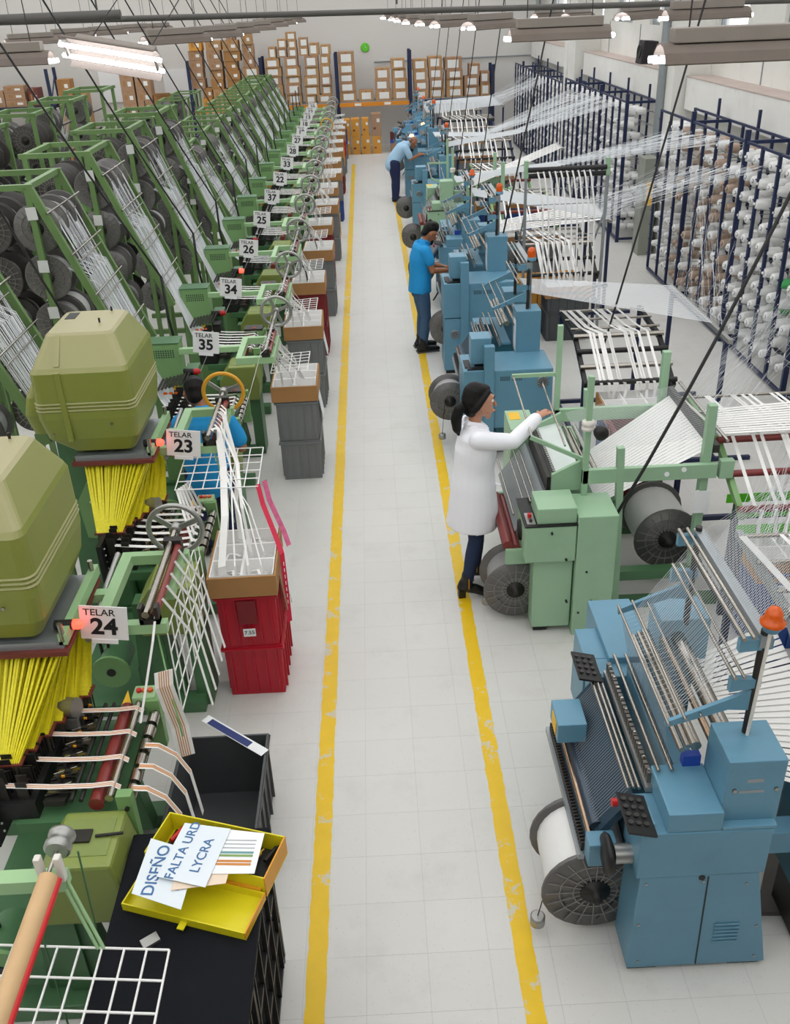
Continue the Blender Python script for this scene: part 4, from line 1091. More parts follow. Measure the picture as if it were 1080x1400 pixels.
for k, (m, lab) in enumerate(((PINKR, 'red'), (mat('pink_print_ribbon', 'c2577f', .6, var=.5, scale=30), 'pink patterned'))):
    x = -.86+.04*k
    o = mono(MB().ribbon([(x, 5.56+.05*k, 1.33), (x+.03, 5.48+.05*k, 1.22), (x+.12, 5.3+.1*k, 1.05), (x+.155, 5.22+.1*k, .98), (x+.165-.03*k, 5.16+.1*k, .8), (x+.17-.03*k, 5.12+.1*k, .5)][:6 if k == 0 else 4], (.03, .012, .01), .0015), 'printed_ribbon', m, '%s printed ribbon hanging from the grid corner over the red crates' % lab, 'ribbon')
    if k == 0:
        mm = MB()
        for q in range(9):
            zz = 1.28-.085*q
            mm.obox((x+.17, 5.14, .95-.05*q), (.004, .008, .025))
        part(mm, 'printed_marks', PAP, o)

# dark open crate at the bottom and the strip lying on it
place(crate_proto(CRK, .5, .72, .44), (-1.0, 3.74, 0), 0, 'dark grey open plastic crate standing before the TELAR 24 loom')
st = thing('paper_strip', 'long blue and white paper strip lying across the rim of the dark grey crate', 'paper strip', (-.95, 4.1, .445))
R = Matrix.Rotation(-.69, 3, 'Z')
part(MB().obox((-.95, 4.09, .448), (.5, .06, .003), R), 'strip', PAP, st); part(MB().obox((-.98, 4.11, .4505), (.34, .045, .002), R), 'blue_print', TNAVY, st)
mono(MB().obox((-.93, 3.72, .016), (.1, .03, .006)), 'paper_scrap', PAP, 'small white paper scrap on the bottom of the dark grey crate', 'paper scrap')

# ------------------------------------------------------------------ black trolley with the yellow toolbox
ct = thing('tool_trolley', 'black topped trolley with lattice crate sides carrying the yellow toolbox', 'trolley', (-.9, 2.3, 0))
R = Matrix.Rotation(-.05, 3, 'Z')
part(MB().box(-1.22, -.6, 1.55, 2.98, .86, .9), 'top_board', RUB, ct, .012)
for x in (-1.2, -.64):
    for y in (1.57, 2.24, 2.92): part(MB().box(x, x+.03, y, y+.03, .03, .86), 'post', BLK, ct)
for z in (.05, .31, .57, .82):
    part(MB().box(-.63, -.61, 1.58, 2.95, z-.015, z+.015), 'side_rail', BLK, ct); part(MB().box(-1.2, -.61, 2.93, 2.95, z-.015, z+.015), 'end_rail', BLK, ct)
for k in range(9):
    y = 1.66+.15*k
    part(MB().bar((-.615, y, .06), (-.615, y+.03, .83), .02, .012), 'lattice_bar', BLK, ct)
for k in range(4): part(MB().box(-1.18, -.63, 1.6, 2.92, .06+.26*k, .07+.26*k), 'shelf', BLK, ct)
part(MB().tube((-.63, 2.93, .0), (-.63, 2.93, .04), .02, 8).tube((-1.18, 2.93, .0), (-1.18, 2.93, .04), .02, 8).tube((-.63, 1.6, .0), (-.63, 1.6, .04), .02, 8).tube((-1.18, 1.6, .0), (-1.18, 1.6, .04), .02, 8), 'foot', DMET, ct)
rr = random.Random(5)
for k in range(14):
    y = 1.7+.085*k; s_ = k % 3
    mono(MB().tube((-.98, y, .115+.26*s_), (-.64, y+rr.uniform(-.03, .03), .105+.26*s_), .013, 8), 'machine_spindle', CHR if k % 2 else DMET, 'short steel spindle lying inside the black trolley', 'spindle', 'spindles inside the trolley')
mono(MB().obox((-1.03, 2.42, .906), (.07, .045, .012), Matrix.Rotation(.6, 3, 'Z')), 'steel_clip', ALU, 'small steel clip lying on the black trolley top', 'clip')

tb = thing('toolbox', 'yellow metal toolbox lying open on the black trolley top', 'toolbox', (-.88, 2.7, .9))
u = Vector((.95, -.31, 0)); v = Vector((.31, .95, 0)); O = Vector((-1.175, 2.575, .902))
Rt = Matrix((u, v, Vector((0, 0, 1)))).transposed()
def tbx(a0, a1, b0, b1, z0, z1): return MB().obox(O+u*(a0+a1)/2+v*(b0+b1)/2+Vector((0, 0, (z0+z1)/2)), (a1-a0, b1-b0, z1-z0), Rt)
def tray_shell(b0, b1, h, m, nm, z0=0):
    p = part(tbx(0, .56, b0, b1, z0, z0+.006), nm, m, tb)
    for a in ((0, .006, b0, b1), (.554, .56, b0, b1), (.006, .554, b0, b0+.006), (.006, .554, b1-.006, b1)):
        part(tbx(a[0], a[1], a[2], a[3], z0+.006, z0+h), nm+'_wall', m if a[0] < .5 else OTOOL, p)
    return p
lid = tray_shell(0, .2, .04, YTOOL, 'lid'); body = tray_shell(.212, .44, .11, YTOOL, 'body')
part(tbx(.27, .3, -.035, 0, .015, .02).add([], []), 'latch', YTOOL, tb)
part(tbx(.02, .54, .2, .212, .04, .05), 'hinge', OTOOL, tb)
part(tbx(.03, .53, .23, .42, .006, .03), 'inner_lining', BLK, tb)
for k, (a, b, m, nm) in enumerate(((.05, .34, RED, 'red_handle'), (.44, .3, YSTK, 'yellow_handle'), (.4, .38, DMET, 'pliers'), (.5, .34, BLK, 'black_handle'))):
    p0 = O+u*a+v*b+Vector((0, 0, .05)); hh = {'red_handle': 'screwdriver with a red handle', 'yellow_handle': 'cutter with a yellow handle', 'pliers': 'pair of dark steel pliers', 'black_handle': 'screwdriver with a black handle'}[nm]
    mono(MB().tube(p0, p0+u*.02+v*.08, .011, 8).tube(p0+u*.02+v*.08, p0+u*.03+v*.1, .004, 6), 'hand_tool', m, '%s lying in the yellow toolbox' % hh, 'hand tool')
def sheet(pts, z, m, name, label, dz=0.):
    p = [Vector((a, b, z+(dz*i if i < 2 else 0))) for i, (a, b) in enumerate(pts)]
    t = thing(name, label, 'paper', (sum(q.x for q in p)/4, sum(q.y for q in p)/4, z))
    o = part(MB().add([q for q in p]+[q+Vector((0, 0, .0015)) for q in p], [(3, 2, 1, 0), (4, 5, 6, 7), (0, 1, 5, 4), (1, 2, 6, 5), (2, 3, 7, 6), (3, 0, 4, 7)]), 'sheet', m, t)
    return t, p
t1, p = sheet([(-1.111, 2.55), (-.895, 2.46), (-.87, 2.74), (-1.087, 2.83)], 1.03, PAPB, 'laminated_sheet', 'laminated white sheet reading DISEÑO on the open toolbox')
def onsheet(t, s, size, c, d, z, bold=.005):
    d = Vector((d[0], d[1], 0)).normalized(); up = Vector((-d.y, d.x, 0))
    lettering(s, size, (c[0], c[1], z), d, up, INKB, t, bold)
onsheet(t1, 'DISEÑO', .072, (-1.03, 2.66), (.12, .95), 1.0325, .012)
onsheet(t1, 'LL', .04, (-.93, 2.57), (.12, .95), 1.0325, .012)
t2, p = sheet([(-1.02, 2.615), (-.809, 2.548), (-.742, 2.846), (-.949, 2.893)], 1.045, PAPB, 'laminated_sheet', 'laminated white sheet reading FALTA URD and LYCRA, on top of the toolbox papers')
onsheet(t2, 'FALTA URD', .058, (-.93, 2.745), (.24, .95), 1.0475, .012)
onsheet(t2, 'LYCRA', .058, (-.845, 2.71), (.24, .95), 1.0475, .012)
t3, p = sheet([(-.83, 2.62), (-.616, 2.608), (-.593, 2.816), (-.79, 2.855)], 1.04, PAP, 'chart_sheet', 'white chart sheet with green and orange rows beside the FALTA URD sheet')
for k, (f, m) in enumerate(((.2, ORG), (.28, ORG), (.42, mat('green_print', '7fa05a', .6)), (.5, mat('teal_print', '6a9a9a', .6)), (.62, STEELG), (.72, STEELG), (.82, STEELG))):
    part(MB().obox((-.715+.02*f, 2.62+.2*f, 1.0425), (.15, .011 if k < 4 else .004, .0006), Matrix.Rotation(-.08, 3, 'Z')), 'printed_row', m, t3)
t4, p = sheet([(-.95, 2.55), (-.73, 2.57), (-.72, 2.66), (-.94, 2.67)], 1.036, mat('cream_paper', 'e6d3bd', .7), 'card', 'cream paper card peeping out under the FALTA URD sheet')

# ------------------------------------------------------------------ take-off end of the loom in front of TELAR 24
t = thing('loom_take_off', 'loom take-off with pale wooden roller and white wire grid beside the trolley', 'loom', (-1.7, 2.0, 0))
part(MB().box(-1.95, -1.85, 2.0, 2.12, 0, 1.45), 'post', DGRN, t, .008)
part(MB().box(-2.1, -1.7, 1.85, 2.3, 0, .05), 'foot', DGRN, t)
part(MB().box(-1.9, -1.22, 2.28, 2.34, 1.39, 1.45), 'arm', GRN2, t); part(MB().box(-1.9, -1.84, 1.5, 2.3, 1.39, 1.45), 'arm', GRN2, t)
part(MB().tube((-1.255, 1.45, 1.5), (-1.255, 2.25, 1.5), .036, 18), 'wooden_roller', WOODR, t)
part(MB().tube((-1.222, 1.45, 1.492), (-1.222, 2.25, 1.492), .014, 10), 'red_strip', RED, t)
part(MB().box(-1.305, -1.28, 2.27, 2.3, 1.45, 1.57).box(-1.235, -1.21, 2.27, 2.3, 1.45, 1.57), 'plastic_fork', WPIPE, t, .006)
part(MB().tube((-1.257, 2.2, 1.51), (-1.257, 2.42, 1.51), .008, 8), 'spindle', CHR, t)
part(MB().lathe([(.04, 0), (.05, .01), (.05, .03), (.044, .035), (.044, .06), (.05, .065), (.05, .08), (.03, .085)], (-1.257, 2.36, 1.51), (0, 1, 0), 22), 'pulley', ALU, t)
part(MB().tube((-1.22, 2.3, 1.43), (-1.1, 2.18, 1.2), .007, 6).tube((-1.24, 2.3, 1.43), (-1.12, 2.18, 1.2), .007, 6), 'stay_rod', GRN2, t)
part(grid(MB(), (-1.52, 1.5, 1.2), (.66, -.06, 0), (0, .72, 0), 8, 6, .0048), 'wire_grid', WIRE, t)
part(MB().tube((-1.2, 2.4, 1.46), (-1.24, 2.38, .3), .004, 5).tube((-1.31, 2.2, 1.4), (-1.35, 2.2, .3), .004, 5), 'drive_cord', DGRN, t)
# ------------------------------------------------------------------ right hand warp looms
def rods(t, L, ya, yb, m, name='rod'):
    for x, z, r in L: part(MB().tube((x, ya, z), (x, yb, z), r, 10), name, m, t)

def fan_guard(t, x, y, z, r=.05):
    f = part(MB().lathe([(r, 0), (r, .006), (r*.9, .008)], (x, y, z), (0, -1, 0), 18), 'fan_ring', STEELG, t)
    m = MB()
    for k in range(12):
        a = 2*pi*k/12; m.bar((x+.012*cos(a), y-.01, z+.012*sin(a)), (x+r*.95*cos(a), y-.01, z+r*.95*sin(a)), .004, .003, (0, 1, 0))
    part(m, 'fan_blade', DMET, f)

def upper_works(t, d, pal, xo=0., zo=0.):
    """rods, rollers and brackets between the near and far end frames (measured on the nearest machine)"""
    A, B = 3.02+d, 3.86+d
    X = lambda x: x+xo
    Zz = lambda z: z+zo
    rods(t, [(X(1.17), Zz(1.08), .009), (X(1.23), Zz(1.08), .009), (X(1.04), Zz(.98), .008), (X(1.065), Zz(.985), .008), (X(1.09), Zz(.98), .008)], A, B, CHR, 'guide_rod')
    rods(t, [(X(.88), Zz(.7), .014), (X(.93), Zz(.71), .008)], A, B, COP, 'breast_rod')
    rods(t, [(X(.925), Zz(.7), .045)], A+.03, B-.03, mat('dark_cloth_roller', '46525f', .3, .5), 'cloth_roller')
    rods(t, [(X(1.26), Zz(1.2), .016), (X(1.285), Zz(1.22), .012), (X(1.32), Zz(1.22), .026)], A, B, CHR, 'feed_roller')
    rods(t, [(X(1.41), Zz(1.2), .018)], A, B, COP, 'press_roller')
    rods(t, [(X(1.485), Zz(1.2), .04)], A, B, CHR, 'draw_roller')
    m = MB()
    for k in range(26):
        y = A+.03+(B-A-.06)*k/25; m.box(X(1.13), X(1.15), y, y+.022, Zz(.98), Zz(1.04))
    part(m, 'needle_bar', mat('worn_steel_bar', '77736d', .4, .7), t)['kind'] = 'stuff'
    m = MB().box(X(1.12), X(1.155), A, B, Zz(.95), Zz(.98)).box(X(1.245), X(1.26), A, B, Zz(.98), Zz(1.03)); part(m, 'trick_plate', ALU, t)
    for k in range(10):
        y = A+.05+(B-A-.1)*k/9; part(MB().tube((X(1.14), y, Zz(1.04)), (X(1.14), y, Zz(1.047)), .007, 8), 'bar_bolt', CHR, t)
    part(MB().prism([(X(.86), Zz(.62)), (X(.9), Zz(.62)), (X(1.1), Zz(.9)), (X(1.07), Zz(.93))], 'y', A, B), 'cloth_plate', mat('dark_slate_plate', '2f4656', .35), t)
    part(MB().box(X(.83), X(.86), A-.02, B+.02, Zz(.55), Zz(.585)), 'breast_beam', STEELG, t)
    m = MB()
    for k in range(40):
        y = A+(B-A)*k/40; m.box(X(.845), X(.875), y, y+.011, Zz(.585), Zz(.64))
    part(m, 'comb', DMET, t)['kind'] = 'stuff'
    part(MB().box(X(1.27), X(1.36), A, B, Zz(1.0), Zz(1.02)), 'deck_plate', pal[0], t)
    # upper brackets
    for y in (3.0+d, 3.84+d):
        part(MB().prism([(X(1.16), Zz(1.365)), (X(1.42), Zz(1.45)), (X(1.52), Zz(1.44)), (X(1.52), Zz(1.56)), (X(1.45), Zz(1.52)), (X(1.16), Zz(1.395))], 'y', y-.01, y+.01), 'thread_arm', pal[1], t)
        part(MB().tube((X(1.52), y, Zz(1.28)), (X(1.52), y, Zz(1.86)), .017, 8), 'bracket_post', DMET, t)
        part(MB().prism([(X(1.41), Zz(1.55)), (X(1.54), Zz(1.57)), (X(1.54), Zz(1.61)), (X(1.41), Zz(1.62))], 'y', y-.015, y+.015), 'bracket', pal[1], t)
        part(MB().prism([(X(1.42), Zz(1.76)), (X(1.56), Zz(1.77)), (X(1.56), Zz(1.82)), (X(1.42), Zz(1.82))], 'y', y-.015, y+.015), 'bracket', pal[1], t)
    rods(t, [(X(1.165), Zz(1.4), .007), (X(1.235), Zz(1.425), .007), (X(1.3), Zz(1.44), .006), (X(1.42), Zz(1.635), .009), (X(1.46), Zz(1.635), .007), (X(1.43), Zz(1.835), .01), (X(1.47), Zz(1.84), .009)], A-.05, B, CHR, 'thread_rod')
    part(MB().box(X(1.5), X(1.55), A-.04, B, Zz(1.78), Zz(1.84)), 'thread_beam', STEELG, t)

def reel(t_label, x, y, z, r, w, yarn, group=None, weight=True):
    s = r/.19
    pr = BEAMW if yarn == 'white' else BEAM
    o = place(pr, (x, y, z), 0, t_label, group); o.scale = (s, w/.2, s)
    return o

def threads(name, label, lines, r, m=THR):
    mb = MB()
    for p in lines:
        for a, b in zip(p, p[1:]): mb.thread(a, b, r)
    return mono(mb, name, m, label, 'threads', kind='stuff')

def weight_cord(x, y, z1, where):
    t = thing('brake_weight', 'small steel brake weight hanging beside the reel of the %s' % where, 'weight', (x, y, .06))
    part(MB().lathe([(.03, 0), (.038, .005), (.038, .055), (.03, .06)], (x, y, .06), (0, 0, 1), 16), 'weight', ALU, t)
    part(MB().tube((x, y, .12), (x+.03, y, z1), .003, 5), 'cord', DMET, t)

def teal_a(Y, label, pal=(TEAL, TEAL), beacon=True, xo=0.):
    d = Y-2.78
    t = thing('warp_loom', label, 'loom', (1.33+xo, Y+.8, 0))
    P = lambda mb, nm, m, b=0., par=None: part(mb, nm, m, par or t, b)
    X = lambda x: x+xo
    c = pal[0]
    y0, y1 = 2.78+d, 3.02+d
    lo = P(MB().prism([(X(1.05), .03), (X(1.72), .03), (X(1.6), .67), (X(1.06), .67)], 'y', y0, y1), 'end_cabinet', c, .008)
    P(MB().box(X(1.06), X(1.2), y0+.02, y1, 0, .03).box(X(1.55), X(1.7), y0+.02, y1, 0, .03), 'foot', BLK)
    P(MB().box(X(1.04), X(1.62), y0-.004, y1, .672, .95), 'end_housing', c, .008)
    P(MB().prism([(X(1.38), .04), (X(1.386), .04), (X(1.372), .66), (X(1.366), .66)], 'y', y0-.003, y0), 'door_gap', VENT, 0, lo)
    for k in range(6):
        z = .2+.025*k; P(MB().obox((X(1.5), y0-.004, z), (.12, .006, .01)), 'louvre', c, .002, lo)
    for x, z in ((1.09, .63), (1.35, .63), (1.55, .6), (1.1, .08), (1.66, .08), (1.08, .35), (1.64, .3)):
        P(MB().tube((X(x), y0, z), (X(x), y0-.004, z), .007, 8), 'screw', CHR)
    P(MB().tube((X(1.34), y0, .655), (X(1.34), y0-.003, .655), .016, 10), 'lock', BLK)
    P(MB().box(X(1.15), X(1.39), y0+.0, y1+.06, .95, 1.06), 'gear_cover', c, .008)
    tw = P(MB().box(X(1.39), X(1.64), y0+.04, y1+.05, .95, 1.31), 'tower_box', c, .006)
    P(MB().box(X(1.39), X(1.63), y0-.002, y0+.04, .951, .97), 'housing_lid', c, .004)
    P(MB().box(X(1.48), X(1.55), y0+.038, y0+.04, 1.19, 1.21).box(X(1.45), X(1.56), y0+.038, y0+.04, 1.13, 1.145), 'worn_plate', STEELG, 0, tw)
    for x in (1.43, 1.61): P(MB().tube((X(x), y0+.04, 1.15), (X(x), y0+.03, 1.15), .01, 8), 'screw', CHR, 0, tw)
    # operator panel
    for yy in (2.74, 3.76):
        pn = P(MB().obox((X(1.03), yy+d+.11, 1.0), (.13, .23, .012), Matrix.Rotation(.25, 3, 'Y')), 'control_panel', BLK)
        for i in range(3):
            for j in range(4): part(MB().tube((X(.99+.035*i), yy+d+.05+.045*j, 1.022-.009*i), (X(.99+.035*i), yy+d+.05+.045*j, 1.026-.009*i), .012, 10), 'button', DMET, pn)
        P(MB().box(X(1.06), X(1.1), yy+d+.06, yy+d+.16, .9, .99), 'panel_bracket', c)
    P(MB().tube((X(.985), 2.99+d, .93), (X(.96), 2.99+d, .93), .02, 12), 'stop_button', RED)
    # hand wheel and clutch at the near end
    P(MB().tube((X(1.05), 2.88+d, .72), (X(.96), 2.88+d, .72), .045, 16), 'clutch_drum', ALU)
    P(MB().lathe([(.02, -.02), (.09, -.015), (.1, 0), (.09, .015), (.02, .02)], (X(.93), 2.88+d, .72), (1, 0, 0), 20), 'hand_wheel', BLK)
    P(MB().box(X(.86), X(.99), 2.93+d, 3.02+d, .58, .72), 'roller_bracket', c, .006)
    P(MB().tube((X(.95), 3.02+d, .1), (X(1.08), 3.02+d, .3), .012, 6), 'brake_lever', BLK)
    # far end
    P(MB().box(X(1.06), X(1.6), 3.84+d, 4.0+d, 0, .95), 'far_cabinet', c, .008)
    P(MB().box(X(1.17), X(1.42), 3.95+d, 4.5+d, .3, .99), 'drive_housing', c, .008)
    P(MB().box(X(1.05), X(1.19), 4.0+d, 4.28+d, .5, .95), 'switch_cabinet', c, .008)
    P(MB().box(X(1.39), X(1.65), 3.83+d, 4.04+d, .95, 1.31), 'far_tower_box', c, .006)
    P(MB().box(X(1.2), X(1.4), 4.05+d, 4.45+d, 0, .3), 'pedestal', DTEAL)
    b = P(MB().box(X(.82), X(.97), 3.54+d, 3.74+d, .78, .9), 'sensor_box', c, .006)
    P(MB().box(X(.816), X(.82), 3.58+d, 3.68+d, .8, .88), 'sticker', YSTK, 0, b)
    P(MB().box(X(.86), X(1.0), 3.8+d, 3.86+d, .58, .78), 'roller_bracket', c, .006)
    P(MB().box(X(1.1), X(1.55), 3.02+d, 3.84+d, .35, .62), 'machine_bed', DTEAL)
    P(MB().box(X(1.24), X(1.38), 3.02+d, 3.84+d, .62, 1.0), 'knock_over_plate', c)
    P(MB().box(X(1.29), X(1.37), 3.06+d, 3.1+d, 1.06, 1.12), 'blue_block', BLUEP)
    upper_works(t, d, pal, xo)
    if beacon:
        P(MB().tube((X(1.52), 2.98+d, 1.3), (X(1.535), 2.98+d, 1.9), .008, 8), 'beacon_pole', WPIPE)
        bc = P(MB().lathe([(.03, 0), (.04, .02), (.045, .035), (.02, .035)], (X(1.535), 2.98+d, 1.87), (0, 0, 1), 18), 'beacon_base', c)
        P(MB().lathe([(.05, 0), (.052, .012), (.038, .02), (.036, .05), (.022, .075), (.004, .082)], (X(1.535), 2.98+d, 1.905), (0, 0, 1), 18), 'beacon_dome', AMB, 0, bc)
    # knitted web on the cloth plate
    lines = []
    for k in range(46):
        y = 3.06+d+.74*k/45
        lines.append([(X(1.09), y, .99), (X(.9), y, .72)])
        if k % 2 == 0: lines.append([(X(1.23), y, 1.09), (X(1.165), y, 1.39), (X(1.3), y, 1.44), (X(1.45), y, 1.64)])
    o = threads('web_threads', 'fine grey threads stretched over the front of the %s' % label.split(' with ')[0].split(' beside ')[0], lines, .0011, THRG)
    return t

def teal_b(Y, label, zt=.95, fans=True):
    d = Y-8.5
    t = thing('warp_loom', label, 'loom', (1.25, Y+.7, 0))
    P = lambda mb, nm, m, b=0., par=None: part(mb, nm, m, par or t, b)
    c = TEAL
    z = zt
    P(MB().box(.82, 1.08, Y, Y+.5, .05, z*.62), 'lower_cabinet', c, .008); P(MB().box(.82, 1.08, Y, Y+.5, z*.63, z), 'upper_cabinet', c, .008)
    P(MB().box(1.08, 1.7, Y, Y+.55, z*.35, z-.005), 'main_housing', c, .008)
    P(MB().box(1.15, 1.65, Y+.1, Y+.5, .05, z*.35), 'plinth', DTEAL)
    P(MB().box(.84, 1.06, Y+.03, Y+.47, 0, .05), 'foot', BLK)
    P(MB().box(1.02, 1.12, Y-.03, Y+.05, 0, z+.25), 'corner_post', c, .006)
    fan_guard(t, .95, Y-.001, z*.45 if z > 1 else z*.8, .055)
    if fans: fan_guard(t, 1.6, Y-.001, z*.85, .06)
    for x0 in (1.18, 1.3):
        m = MB()
        for i in range(5):
            for j in range(3): m.box(x0+.02*i, x0+.012+.02*i, Y-.002, Y, z*.88+.016*j, z*.88+.01+.016*j)
        P(m, 'vent_slot', VENT)
    P(MB().box(.9, 1.1, Y+.08, Y+.3, z+.04, z+.3), 'control_box', c, .008)
    P(MB().box(.94, 1.06, Y+.12, Y+.26, z, z+.04), 'control_box_foot', BLK)
    P(MB().box(.86, 1.06, Y+.02, Y+.08, z, z+.012).box(.84, .9, Y+.08, Y+.3, z, z+.012), 'rubber_mat', BLK)
    tw = P(MB().box(1.4, 1.65, Y+.5, Y+.75, z-.2, z+.42), 'tower_box', c, .006)
    P(MB().box(1.397, 1.4, Y+.52, Y+.66, z+.0, z+.32), 'job_sheet', PAP, 0, tw)
    P(MB().tube((1.55, Y+.6, z+.42), (1.55, Y+.6, z+.95), .01, 8), 'beacon_pole', STEELG)
    b = P(MB().lathe([(.045, 0), (.045, .03), (.04, .035)], (1.55, Y+.6, z+.9), (0, 0, 1), 16), 'beacon_base', c)
    P(MB().lathe([(.04, 0), (.042, .05), (.03, .085), (.005, .095)], (1.55, Y+.6, z+.935), (0, 0, 1), 16), 'beacon_dome', AMB, 0, b)
    P(MB().box(1.08, 1.65, Y+1.45, Y+1.7, .0, z), 'far_cabinet', c, .008); P(MB().box(1.4, 1.65, Y+1.42, Y+1.64, z, z+.36), 'far_tower_box', c, .006)
    P(MB().box(1.1, 1.55, Y+.55, Y+1.45, .3, .7), 'machine_bed', DTEAL)
    P(MB().box(1.0, 1.14, Y+.62, Y+.8, z-.12, z+.06), 'sensor_box', c, .006)
    d2 = Y+.6-3.02
    upper_works(t, d2, (c, c), 0., z-.95)
    return t

def mint(Y, label):
    d = Y-5.5
    t = thing('warp_loom', label, 'loom', (1.4, Y+.8, 0))
    P = lambda mb, nm, m, b=0., par=None: part(mb, nm, m, par or t, b)
    c = MGRN
    P(MB().box(1.03, 1.31, 5.52+d, 5.92+d, .05, .64), 'lower_cabinet', c, .008); P(MB().box(1.05, 1.15, 5.55+d, 5.65+d, 0, .05), 'foot', BLK)
    uc = P(MB().box(.96, 1.315, 5.48+d, 5.9+d, .64, .93), 'upper_cabinet', c, .008)
    P(MB().box(1.04, 1.315, 5.5+d, 5.78+d, .94, 1.06), 'gear_cover', c, .008)
    P(MB().box(.95, 1.32, 5.475+d, 5.9+d, .93, .94), 'cover_seal', BLK)
    P(MB().box(1.32, 1.6, 5.47+d, 5.82+d, 0, 1.0), 'end_column', c, .008)
    for x, z in ((1.14, .88), (1.25, .66), (1.4, .55), (1.45, .3), (1.36, .2), (1.27, .3)): P(MB().tube((x, 5.49+d, z), (x, 5.465+d, z), .009, 8), 'screw', BLK)
    P(MB().box(.97, 1.03, 5.5+d, 5.66+d, .94, .948), 'switch_plate', ALU); P(MB().tube((1.0, 5.6+d, .948), (1.0, 5.6+d, .975), .015, 10), 'stop_button', RED); P(MB().tube((1.0, 5.54+d, .948), (1.0, 5.54+d, .96), .012, 10), 'start_button', BLK)
    # maroon cloth rollers with side plate
    P(MB().box(.84, 1.0, 5.6+d, 5.63+d, .56, .68), 'roller_plate', c, .004); P(MB().box(.84, 1.0, 6.4+d, 6.43+d, .56, .72), 'roller_plate', c, .004)
    rods(t, [(.86, .7, .04), (.92, .68, .03)], 5.63+d, 6.4+d, RROL, 'cloth_roller')
    P(MB().lathe([(.03, -.02), (.075, -.015), (.08, 0), (.075, .015), (.03, .02)], (.96, 5.72+d, .78), (1, 0, 0), 18), 'hand_wheel', BLK)
    P(MB().tube((.98, 5.72+d, .78), (1.04, 5.72+d, .78), .03, 12), 'clutch', STEELG)
    # front web, needle bar and roller table
    A, B = 5.9+d, 6.72+d
    P(MB().prism([(.93, .72), (.97, .7), (1.17, .98), (1.14, 1.0)], 'y', A-.1, B), 'cloth_plate', mat('grey_cloth_plate', '8d9496', .4), 0)
    rods(t, [(1.0, .93, .007), (1.04, .96, .007), (1.08, .98, .007), (.92, .86, .008)], A-.1, B, CHR, 'guide_rod')
    P(MB().box(1.17, 1.21, A, B, .9, 1.1), 'needle_bar', DMET)
    P(MB().prism([(1.21, 1.06), (1.24, 1.12), (1.4, 1.16), (1.42, 1.12), (1.4, 1.06)], 'y', A, B), 'roller_table', mat('pale_web', 'cfd9d4', .4), 0)
    m = MB()
    for k in range(24): m.box(1.215, 1.235, A+.02+.033*k, A+.036+.033*k, 1.1, 1.14)
    P(m, 'guide_comb', ALU)
    rods(t, [(1.45, 1.12, .02), (1.49, 1.1, .014), (1.53, 1.12, .02)], A, B, CHR, 'feed_roller')
    P(MB().prism([(1.2, 1.0), (1.42, 1.0), (1.42, 1.24), (1.2, 1.13)], 'y', A-.03, A), 'side_plate', c); P(MB().prism([(1.2, 1.0), (1.42, 1.0), (1.42, 1.24), (1.2, 1.13)], 'y', B, B+.03), 'side_plate', c)
    P(MB().box(1.1, 1.56, A, B, .3, .85), 'machine_bed', DGRN)
    # far end
    fe = P(MB().box(1.03, 1.24, 6.75+d, 7.15+d, .1, 1.1), 'far_cabinet', c, .008); P(MB().box(1.05, 1.14, 6.95+d, 7.1+d, 1.1, 1.103), 'sticker', YSTK, 0, fe)
    P(MB().box(1.04, 1.2, 6.8+d, 7.1+d, 0, .1), 'far_foot', BLK)
    P(MB().box(1.24, 1.6, 6.75+d, 7.0+d, 0, 1.0), 'far_column', c, .008)
    # tall frame
    for yy in (5.8+d, 6.9+d):
        P(MB().bar((1.42, yy, 1.0), (1.42, yy, 1.9), .04, .04), 'upright', c); P(MB().bar((1.72, yy, 0), (1.66, yy, 1.36), .05, .05), 'upright', c)
        P(MB().box(1.4, 2.36, yy-.02, yy+.02, 1.09, 1.2), 'cross_beam', c, .004)
        P(MB().box(2.26, 2.32, yy+.02, yy+.08, 0, 1.63), 'tall_post', c, .004)
        P(MB().box(1.7, 2.3, yy-.02, yy+.06, .25, .33), 'tie_beam', DGRN); P(MB().box(1.6, 2.5, yy-.03, yy+.07, 0, .06), 'foot_rail', DGRN)
        P(MB().box(2.38, 2.48, yy-.02, yy+.04, 1.08, 1.22), 'tension_box', c, .006)
    for x, z in ((2.0, 1.14), (2.12, 1.17)): P(MB().tube((x, 5.78+d, z), (x, 5.775+d, z), .018, 12), 'gauge', PAP)
    P(MB().lathe([(.03, 0), (.045, .01), (.045, .03), (.035, .035), (.045, .045), (.045, .07), (.03, .08)], (1.42, 5.8+d, 1.5), (0, 0, 1), 14), 'insulator', WPIPE)
    P(MB().lathe([(.02, 0), (.05, .01), (.05, .05), (.02, .06)], (1.5, 5.78+d, 1.5), (0, -1, 0), 14), 'unwinder', BLK)
    for xx, zz in ((1.06, 1.5), (1.3, 1.42)): P(MB().tube((xx, 5.95+d, zz-.1), (xx, 6.9+d, zz), .008, 8), 'thread_rod', CHR)
    P(MB().bar((1.05, 5.95+d, 1.4), (1.42, 5.85+d, 1.25), .02, .03), 'thread_arm', c); P(MB().bar((1.05, 6.9+d, 1.5), (1.42, 6.9+d, 1.5), .02, .03), 'thread_arm', c)
    P(MB().box(2.33, 2.37, 5.82+d, 6.95+d, 1.27, 1.33), 'guide_bar', DMET); rods(t, [(2.42, 1.36, .012)], 5.82+d, 6.95+d, CHR, 'guide_rod')
    P(MB().box(2.24, 2.26, 5.81+d, 5.815+d, .82, .98).box(2.22, 2.34, 5.795+d, 5.8+d, .8, .98), 'job_sheet', PAP)
    return t

